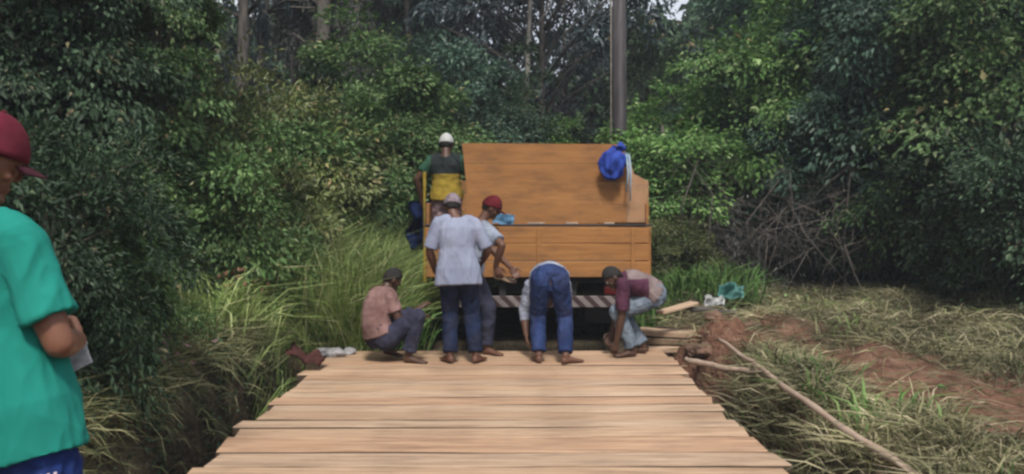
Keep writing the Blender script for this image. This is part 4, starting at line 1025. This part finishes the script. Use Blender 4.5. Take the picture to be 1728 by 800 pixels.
# left bank shrubs
for i, (px, D, sc, key, lab, lf) in enumerate((
        (350, 11.2, 1.15, 'oliveshrub', 'olive green shrub right of the vine wrapped tree', None), (430, 11.6, 1.1, 'shrub', 'mid green shrub below the two pale stakes', None),
        (500, 12.2, 1.15, 'oliveshrub', 'olive shrub in front of the dark bushy tree', None), (560, 12.6, 1.15, 'shrub', 'green shrub at the top of the tall grass', None),
        (390, 9.6, .9, 'shrub', 'green shrub behind the withered red leaves', None), (292, 9.6, .85, 'oliveshrub', 'olive shrub at the foot of the vine wrapped trees', None),
        (455, 10.4, .75, 'oliveshrub', 'small olive shrub left of the tall grass', None), (150, 7.4, .62, 'oliveshrub', 'olive shrub behind the arm of the man in teal', 'lf_mid'),
        (95, 6.6, .7, 'shrub', 'shrub close behind the teal shirt, half hidden', 'lf_dark'), (225, 6.6, .42, 'shrub', 'small dark shrub by the dusty pink leaves', 'lf_mid'),
        (670, 13.6, .95, 'shrub', 'green shrub behind the squatting man, above the grass', None), (60, 5.4, .7, 'oliveshrub', 'shrub hidden behind the man in teal', 'lf_dark'))):
    plant(key, 'shrub', px, D, sc, lab, 'shrub', G3, i, i * 1.7, leaf=lf, sz=sc * 1.15)

# slim trunks that show between the crowns
for i, (px, D, r, top, lean, mk, lab) in enumerate(((392, 15.0, .13, 7.5, .3, 'bark', 'dark bare trunk under the white sky gap on the left'), (347, 17.0, .08, 8, -.4, 'bark', 'thin dark trunk left of the bare trunk under the sky gap'),
        (545, 18.5, .20, 9, .2, 'bark', 'thick dark trunk above the tall grass'), (893, 20.0, .07, 9, .15, 'bark_pale', 'thin pale trunk behind the middle of the upper board'), (430, 18.5, .09, 8.5, .5, 'bark', 'slanting dark trunk behind the two stakes'),
        (690, 21.5, .10, 9, -.3, 'bark', 'dark trunk above the white cap'), (1395, 15.6, .07, 5.5, .5, 'bark_pale', 'thin pale leaning trunk in the right growth'), (1650, 13.2, .05, 4.5, -.6, 'bark_pale', 'thin pale stem at the far right of the growth'), (105, 8.4, .06, 6.5, .3, 'bark', 'thin dark stem among the vines on the left'))):
    g = thing('bare_trunk', on((px - CX) / F * D, D), lab, 'trunk', 'slim trunks between the crowns'); q = random.Random(i + 50); bm = bmesh.new()
    pts = [V((lean * t * t + .08 * math.sin(4 * t + i), .1 * math.sin(3 * t), -.2 + top * t)) for t in [k / 10 for k in range(11)]]
    tube(bm, pts, [r * (1.15 - .75 * k / 10) for k in range(11)], 8); link('trunk', bm_mesh(bm, 'trunk', M[mk], True), g)
    for k in range(6):
        a = pts[q.randint(4, 9)]; e = a + V((q.uniform(-1.1, 1.1), q.uniform(-.5, .5), q.uniform(.1, .9)))
        bm = bmesh.new(); tube(bm, [a, a.lerp(e, .5) + V((0, 0, q.uniform(-.1, .15))), e, e + V((q.uniform(-.3, .3), 0, -.1))], [r * .35, r * .28, r * .18, r * .06], 5); link('branch', bm_mesh(bm, 'branch', M[mk], True), g)

# dead, leafless brush on the right
def dead_brush(px, D, Rx, hgt, n, label, seed, group='leafless brush on the right'):
    g = random.Random(seed); x = (px - CX) / F * D; bm = bmesh.new()
    for i in range(n):
        a = V((g.gauss(0, Rx * .5), g.gauss(0, .4), 0)); top = a + V((g.gauss(0, .7), g.gauss(0, .5), hgt * g.uniform(.35, 1)))
        mid = a.lerp(top, .5) + V((g.gauss(0, .25), g.gauss(0, .2), g.uniform(.1, .5))); end = top + V((g.gauss(0, .6), g.gauss(0, .3), -g.uniform(.0, .7)))
        r = g.uniform(.004, .013)
        tube(bm, [a, a.lerp(mid, .5) + V((g.gauss(0, .06), 0, .05)), mid, top, top.lerp(end, .5) + V((0, 0, .05)), end], [r, r, r * .9, r * .7, r * .5, r * .25], 5, False)
        for _ in range(2):
            t0 = mid.lerp(top, g.random()); tube(bm, [t0, t0 + V((g.gauss(0, .3), g.gauss(0, .2), g.gauss(.05, .25))), t0 + V((g.gauss(0, .5), g.gauss(0, .3), g.gauss(-.05, .4)))], [r * .5, r * .4, r * .2], 4, False)
    o = link('dead_brush', bm_mesh(bm, 'dead_brush', M['twig'], True), None, on(x, D)); return tag(o, label, 'dead brush', group)
dead_brush(1150, 14.2, .7, 2.4, 26, 'leafless dark brush right beside the truck', 1)
dead_brush(1240, 14.4, .8, 2.2, 28, 'tangle of grey leafless twigs in the middle of the brush', 2)
dead_brush(1340, 14.0, .9, 1.8, 28, 'leafless twigs below the largest bright bushy tree', 3)
dead_brush(1460, 13.2, .8, 2.0, 30, 'sparse leafless twigs at the right end of the brush', 4)

for px_, D_, n_, lab_ in ((1170, 14.6, 9000, 'withered grey leaves hanging in the brush right beside the truck'), (1290, 14.6, 13000, 'withered grey brown leaves hanging in the middle of the brush'), (1420, 13.9, 9000, 'withered grey leaves at the right end of the brush')):
    xx = (px_ - CX) / F * D_ + rng.normal(0, .45, n_); yy = D_ + rng.normal(0, .25, n_); zz = 2.2 * rng.random(n_) ** .8 * (.7 + .4 * vnoise(xx, yy, 1.7, 3)); kk = vnoise(xx * 2 + zz, yy + zz * 2, 1.3, 5) > -.25
    pos_ = np.stack([xx, yy, zz], 1)[kk]; m_ = len(pos_); d_ = rng.normal(0, .5, (m_, 3)); d_[:, 2] -= .9
    v_, f_, s_ = leaves_arrays(pos_, d_, rng.normal(0, 1, (m_, 3)), rng.uniform(.05, .13, m_), rng.uniform(.016, .035, m_))
    tag(link('withered_leaves', np_mesh('withered_leaves', v_, f_, s_, M['lf_grey'])), lab_, 'undergrowth', kind='stuff')

# fern-like palm fronds on the right slope
def palm(px, D, z0, n, L, label, seed, leaf='lf_blue'):
    g = np.random.default_rng(seed); x = (px - CX) / F * D; pos, d, nr, LL, WW = [], [], [], [], []; bm = bmesh.new()
    root = thing('palm_tree', on(x, D), label, 'palm', 'feathery palms on the right')
    hh = z0 - root.location.z
    for i in range(n):
        a = 2 * math.pi * i / n + g.uniform(-.2, .2); el0 = g.uniform(.5, 1.2); pts = [np.array([0, 0, hh])]; cur = el0; hd = np.array([math.cos(a), math.sin(a), 0])
        for j in range(16):
            dv = hd * math.cos(cur) + np.array([0, 0, math.sin(cur)]); pts.append(pts[-1] + dv * L / 16); cur -= g.uniform(.08, .13)
            sdv = np.array([-hd[1], hd[0], 0])
            for s in (-1, 1):
                for _ in range(2):
                    pos.append(pts[-1] - dv * g.random() * L / 16); d.append(dv * .6 + sdv * s + np.array([0, 0, -.35]) + g.normal(0, .08, 3)); nr.append(np.array([0, 0, 1]) + g.normal(0, .15, 3)); LL.append(.38 * math.sin(math.pi * (j + 2) / 19) + .08); WW.append(.045)
        tube(bm, [V(p) for p in pts[::3]], [.02, .018, .014, .010, .007, .004][:len(pts[::3])], 5, False)
    tube(bm, [(0, 0, -.2), (.05, 0, hh * .5), (0, 0, hh)], [.10, .085, .07], 9)
    link('trunk', bm_mesh(bm, 'trunk', M['bark'], True), root)
    v, f, s = leaves_arrays(np.array(pos), np.array(d), np.array(nr), np.array(LL), np.array(WW), .1, .15); link('fronds', np_mesh('fronds', v, f, s, M[leaf]), root)
palm(1600, 14.8, 3.7, 14, 1.9, 'feathery dark palm high in the right forest wall', 5)
palm(1490, 15.8, 3.0, 12, 1.6, 'smaller feathery palm over the dark hollow on the right', 8, 'lf_dark')

# ------------------------------------------------------------------ far forest, undergrowth and grass: nobody could count these
def far_forest():
    N = 90000; g = rng
    ang = g.uniform(-.75, .75, N); dist = g.uniform(31, 44, N); x = np.sin(ang) * dist; y = np.cos(ang) * dist
    px = CX + F * x / y
    top = 9.2 + 2.2 * vnoise(x, y, .25, 2) + 1.2 * vnoise(x, y, .8, 6)
    top = top - 4.3 * np.exp(-((px - 850) / 200) ** 2) - 5.4 * np.exp(-((px - 1085) / 45) ** 2) - 5.5 * np.exp(-((px - 366) / 36) ** 2) - 2.4 * sm(520, 400, px) + 3 * sm(1200, 1400, px) 
    wa = np.exp(-((px - 1085) / 80) ** 4); wb = np.exp(-((px - 366) / 60) ** 4)
    top = top * (1 - wa) + 7.6 * wa; top = top * (1 - wb) + 7.0 * wb
    z = top * g.random(N) ** .8
    cell = vnoise(x * 1.3 + z * .9, y + z * 1.1, .7, 4)
    k = cell > -.75; x, y, z = x[k], y[k], z[k]; n = len(x)
    z = z + Hgt(x, y)
    pos = np.stack([x, y, z], 1); d = g.normal(0, .6, (n, 3)); d[:, 1] -= .5; d[:, 2] -= .2; nr = g.normal(0, .5, (n, 3)) + np.array([[0, -.4, 1]])
    v, f, s = leaves_arrays(pos, d, nr, g.uniform(.35, .75, n), g.uniform(.18, .34, n))
    tag(link('forest', np_mesh('forest', v, f, s, M['lf_dark'])), 'dark far forest closing the view behind the nearer trees', 'forest', kind='stuff')
far_forest()

def scatter(n, x0, x1, y0, y1, dens):
    x = rng.uniform(x0, x1, n); y = rng.uniform(y0, y1, n); k = rng.random(n) < dens(x, y); return x[k], y[k]
def grass_obj(name, x, y, mat, L, W, up, lean, label, cat='grass', dz=0.0):
    n = len(x); z = Hgt(x, y) + dz; pos = np.stack([x, y, z], 1)
    d = rng.normal(0, .35, (n, 3)); d[:, 2] = up * (.6 + .8 * rng.random(n))
    le = rng.normal(0, lean, (n, 3)); le[:, 2] = -np.abs(le[:, 2]) * .3
    v, f, s = blades_arrays(pos, d, le, L * (.5 + rng.random(n)), W * (.6 + .8 * rng.random(n)))
    return tag(link(name, np_mesh(name, v, f, s, M[mat])), label, cat, kind='stuff')

for px_, py_, D_, w_, n_, mk_, lab_ in ((395, 474, 8.6, .13, 26, 'deadleaf', 'spray of withered red leaves in the green bank on the left'), (280, 590, 6.3, .10, 20, 'pinkflower', 'spray of dusty pink leaves low in the bank on the left')):
    g = thing('withered_spray', P(px_, py_, D_), lab_, 'dead leaves'); bm = bmesh.new(); gz_ = float(Hgt(g.location.x, D_)) - g.location.z
    tube(bm, [(0, .05, gz_), (.02, .03, gz_ * .4), (0, 0, .05)], [.008, .006, .003], 5); link('stem', bm_mesh(bm, 'stem', M['twig'], True), g)
    ps = rng.normal(0, w_, (n_, 3)) * np.array([[1.2, .6, .5]]); v_, f_, s_ = leaves_arrays(ps, rng.normal(0, 1, (n_, 3)), rng.normal(0, 1, (n_, 3)), rng.uniform(.045, .09, n_), rng.uniform(.02, .035, n_))
    link('foliage', np_mesh('foliage', v_, f_, s_, M[mk_]), g)

# tall grass on the left behind the squatting man
x, y = scatter(75000, -4.8, -1.3, 9.5, 13.6, lambda x, y: np.clip(.55 + .6 * vnoise(x, y, 1.1, 2), 0, 1) * (x < -1.55 + .10 * (y - 9.6)) * sm(-4.6, -3.2, x))
grass_obj('tall_grass', x, y, 'grass', 1.45, .012, 1.0, .28, 'tall yellow green grass on the bank behind the squatting man')
x, y = scatter(9000, -2.4, -1.05, 9.9, 13, lambda x, y: np.clip(.4 + .6 * vnoise(x, y, 1.6, 8), 0, 1))
grass_obj('fresh_grass', x, y, 'grass_br', .75, .018, 1.0, .2, 'fresh green grass between the squatting man and the truck')
# verge grass, left, hanging over the gully
x, y = scatter(46000, -3.9, -2.3, 4.0, 9.7, lambda x, y: np.clip(.6 + .6 * vnoise(x, y, 1.7, 3), 0, 1) * sm(-3.9, -3.1, x) * sm(-2.42, -2.52, x))
grass_obj('verge_grass', x, y, 'grass_verge', .22, .009, .40, .9, 'dry drooping grass along the left bank above the gully')
x, y = scatter(6000, -3.4, -2.1, 8.0, 10.4, lambda x, y: np.clip(.5 + .5 * vnoise(x, y, 1.2, 5), 0, 1) * sm(-2.05, -2.3, x))
grass_obj('verge_grass', x, y, 'grass', .62, .012, .9, .5, 'taller pale grass left of the far deck corner')
# left undergrowth: leafy
def undergrowth(name, x, y, mat, hmax, L, W, label):
    n = len(x); z = Hgt(x, y) + hmax * rng.random(n) ** 1.2 * (.55 + .5 * vnoise(x, y, 1.3, 7)); pos = np.stack([x, y, z], 1)
    d = rng.normal(0, .7, (n, 3)); d[:, 2] -= .15; nr = rng.normal(0, .5, (n, 3)) + np.array([[0, 0, 1.]])
    v, f, s = leaves_arrays(pos, d, nr, L * (.6 + .8 * rng.random(n)), W * (.6 + .8 * rng.random(n)))
    tag(link(name, np_mesh(name, v, f, s, M[mat])), label, 'undergrowth', kind='stuff')
x, y = scatter(80000, -6.5, -2.9, 3.6, 11.0, lambda x, y: np.clip(.5 + .6 * vnoise(x, y, 1.1, 1), 0, 1) * sm(-3.0, -3.8, x) * np.where(y > 9, sm(-2.8, -4.2, x), 1))
undergrowth('undergrowth', x, y, 'lf_dark', .75, .06, .028, 'dark leafy undergrowth covering the left bank')
x, y = scatter(16000, -6, -1.6, 9.5, 16, lambda x, y: np.clip(.4 + .7 * vnoise(x, y, .9, 4), 0, 1) * sm(-1.6, -2.2, x))
undergrowth('undergrowth', x, y, 'lf_mid', .9, .13, .055, 'mid green leafy undergrowth among the tall grass')
x, y = scatter(22000, 1.5, 9, 13.2, 20, lambda x, y: np.clip(.4 + .7 * vnoise(x, y, .9, 6), 0, 1) * (y > 19 - .95 * x * 1.0 + 0) )
undergrowth('undergrowth', x, y, 'lf_dark', 1.0, .17, .07, 'dark undergrowth at the foot of the right forest')
x, y = scatter(6000, 1.6, 3.4, 11.6, 15, lambda x, y: np.clip(.4 + .7 * vnoise(x, y, 1.2, 6), 0, 1))
grass_obj('fresh_grass', x, y, 'grass_br', .6, .02, 1.0, .45, 'fresh green grass right of the truck')
# cut dry grass on the right
def drydens(x, y):
    t = track_d(x, y); return np.clip(.55 + .6 * vnoise(x, y, 1.5, 2), .05, 1) * sm(.5, 1.1, t) * sm(1.8, 2.2, x) * (1 - .55 * np.exp(-(((x - 2.15) / .4) ** 2 + ((y - 9.1) / .8) ** 2)))
x, y = scatter(110000, 2.0, 8.5, 4.0, 17.5, drydens)
grass_obj('cut_grass', x, y, 'grass_dry', .24, .009, .25, .9, 'cut dry grass strewn over the clearing right of the dirt')
x, y = scatter(10000, 2.4, 8.5, 4.0, 17.0, lambda x, y: drydens(x, y) * np.clip(.2 + .8 * vnoise(x, y, 1.2, 12), 0, 1))
grass_obj('weeds', x, y, 'grass', .22, .016, .8, .6, 'green weeds sprouting through the cut grass', 'weeds')
x, y = scatter(9000, 2.5, 8, 4.2, 16, lambda x, y: drydens(x, y) * np.clip(-.2 + 1.2 * vnoise(x, y, .9, 21), 0, 1))
undergrowth('weeds', x, y, 'lf_mid', .25, .09, .045, 'low leafy weeds in the cut grass')
# grass hanging into the hollow between deck and right bank
x, y = scatter(14000, 1.74, 2.6, 4.2, 8.4, lambda x, y: np.clip(.5 + .7 * vnoise(x, y, 1.9, 9), 0, 1))
grass_obj('verge_grass', x, y, 'grass_dry', .24, .009, .35, .8, 'drooping grass on the right bank beside the deck')
x, y = scatter(1200, 1.74, 2.6, 4.2, 7.4, lambda x, y: np.clip(.2 + .9 * vnoise(x, y, 1.5, 19), 0, 1))
grass_obj('weeds', x, y, 'grass_br', .26, .014, .8, .6, 'green weeds on the right bank beside the deck', 'weeds')
# dry scraps over the dirt
x, y = scatter(6500, 1.8, 5.5, 4.2, 11.5, lambda x, y: np.exp(-(track_d(x, y) / .9) ** 2) * .6)
grass_obj('dry_stalks', x, y, 'grass_dry', .22, .008, .1, .9, 'dry stalks scattered over the bare reddish dirt')

# ------------------------------------------------------------------ moist air
hm = bpy.data.materials.new('moist_air'); hm.use_nodes = True; t = hm.node_tree; t.nodes.clear()
o_ = t.nodes.new('ShaderNodeOutputMaterial'); pv = t.nodes.new('ShaderNodeVolumePrincipled')
pv.inputs['Color'].default_value = (.82, .88, .95, 1); pv.inputs['Density'].default_value = .0020; pv.inputs['Anisotropy'].default_value = .2
t.links.new(pv.outputs[0], o_.inputs['Volume'])
bm = bmesh.new(); box(bm, (0, 28, 6), (110, 66, 18))
tag(link('haze', bm_mesh(bm, 'haze', hm)), 'thin moist air over the clearing', 'haze', kind='stuff')

# drooping grass and weeds on the cut face of the left bank
def edge_grass(name, n, x0, x1, mat, L, W, label):
    x = rng.uniform(x0, x1, n); y = rng.uniform(4.2, 9.2, n); k = rng.random(n) < np.clip(.55 + .7 * vnoise(x, y, 2.1, 4), 0, 1); x, y = x[k], y[k]; m = len(x)
    pos = np.stack([x, y, Hgt(x, y)], 1); d = rng.normal(0, .3, (m, 3)); d[:, 0] += .5; d[:, 2] += .35
    le = rng.normal(0, .25, (m, 3)); le[:, 0] += .35; le[:, 2] -= .75
    v, f, s_ = blades_arrays(pos, d, le, L * (.4 + rng.random(m)), W * (.6 + .8 * rng.random(m)))
    tag(link(name, np_mesh(name, v, f, s_, M[mat])), label, 'grass', kind='stuff')
edge_grass('hanging_grass', 2600, -2.6, -2.4, 'grass_verge', .20, .008, 'matted dry grass hanging over the dark cut face left of the deck')
edge_grass('hanging_grass', 700, -2.5, -2.25, 'grass_verge', .15, .009, 'sparse green grass growing on the dark cut face left of the deck')
x, y = scatter(12000, -3.2, -2.2, 4.2, 9.2, lambda x, y: np.clip(.2 + .9 * vnoise(x, y, 1.9, 13), 0, 1))
undergrowth('undergrowth', x, y, 'lf_dark', .22, .055, .025, 'small dark weeds on the cut face left of the deck')
x, y = scatter(2500, 1.7, 2.9, 8.2, 10.2, lambda x, y: np.clip(.3 + .7 * vnoise(x, y, 2.4, 17), 0, 1))
grass_obj('dry_stalks', x, y, 'grass_dry', .22, .008, .15, .9, 'dry stalks lying on the earth mound by the deck corner')
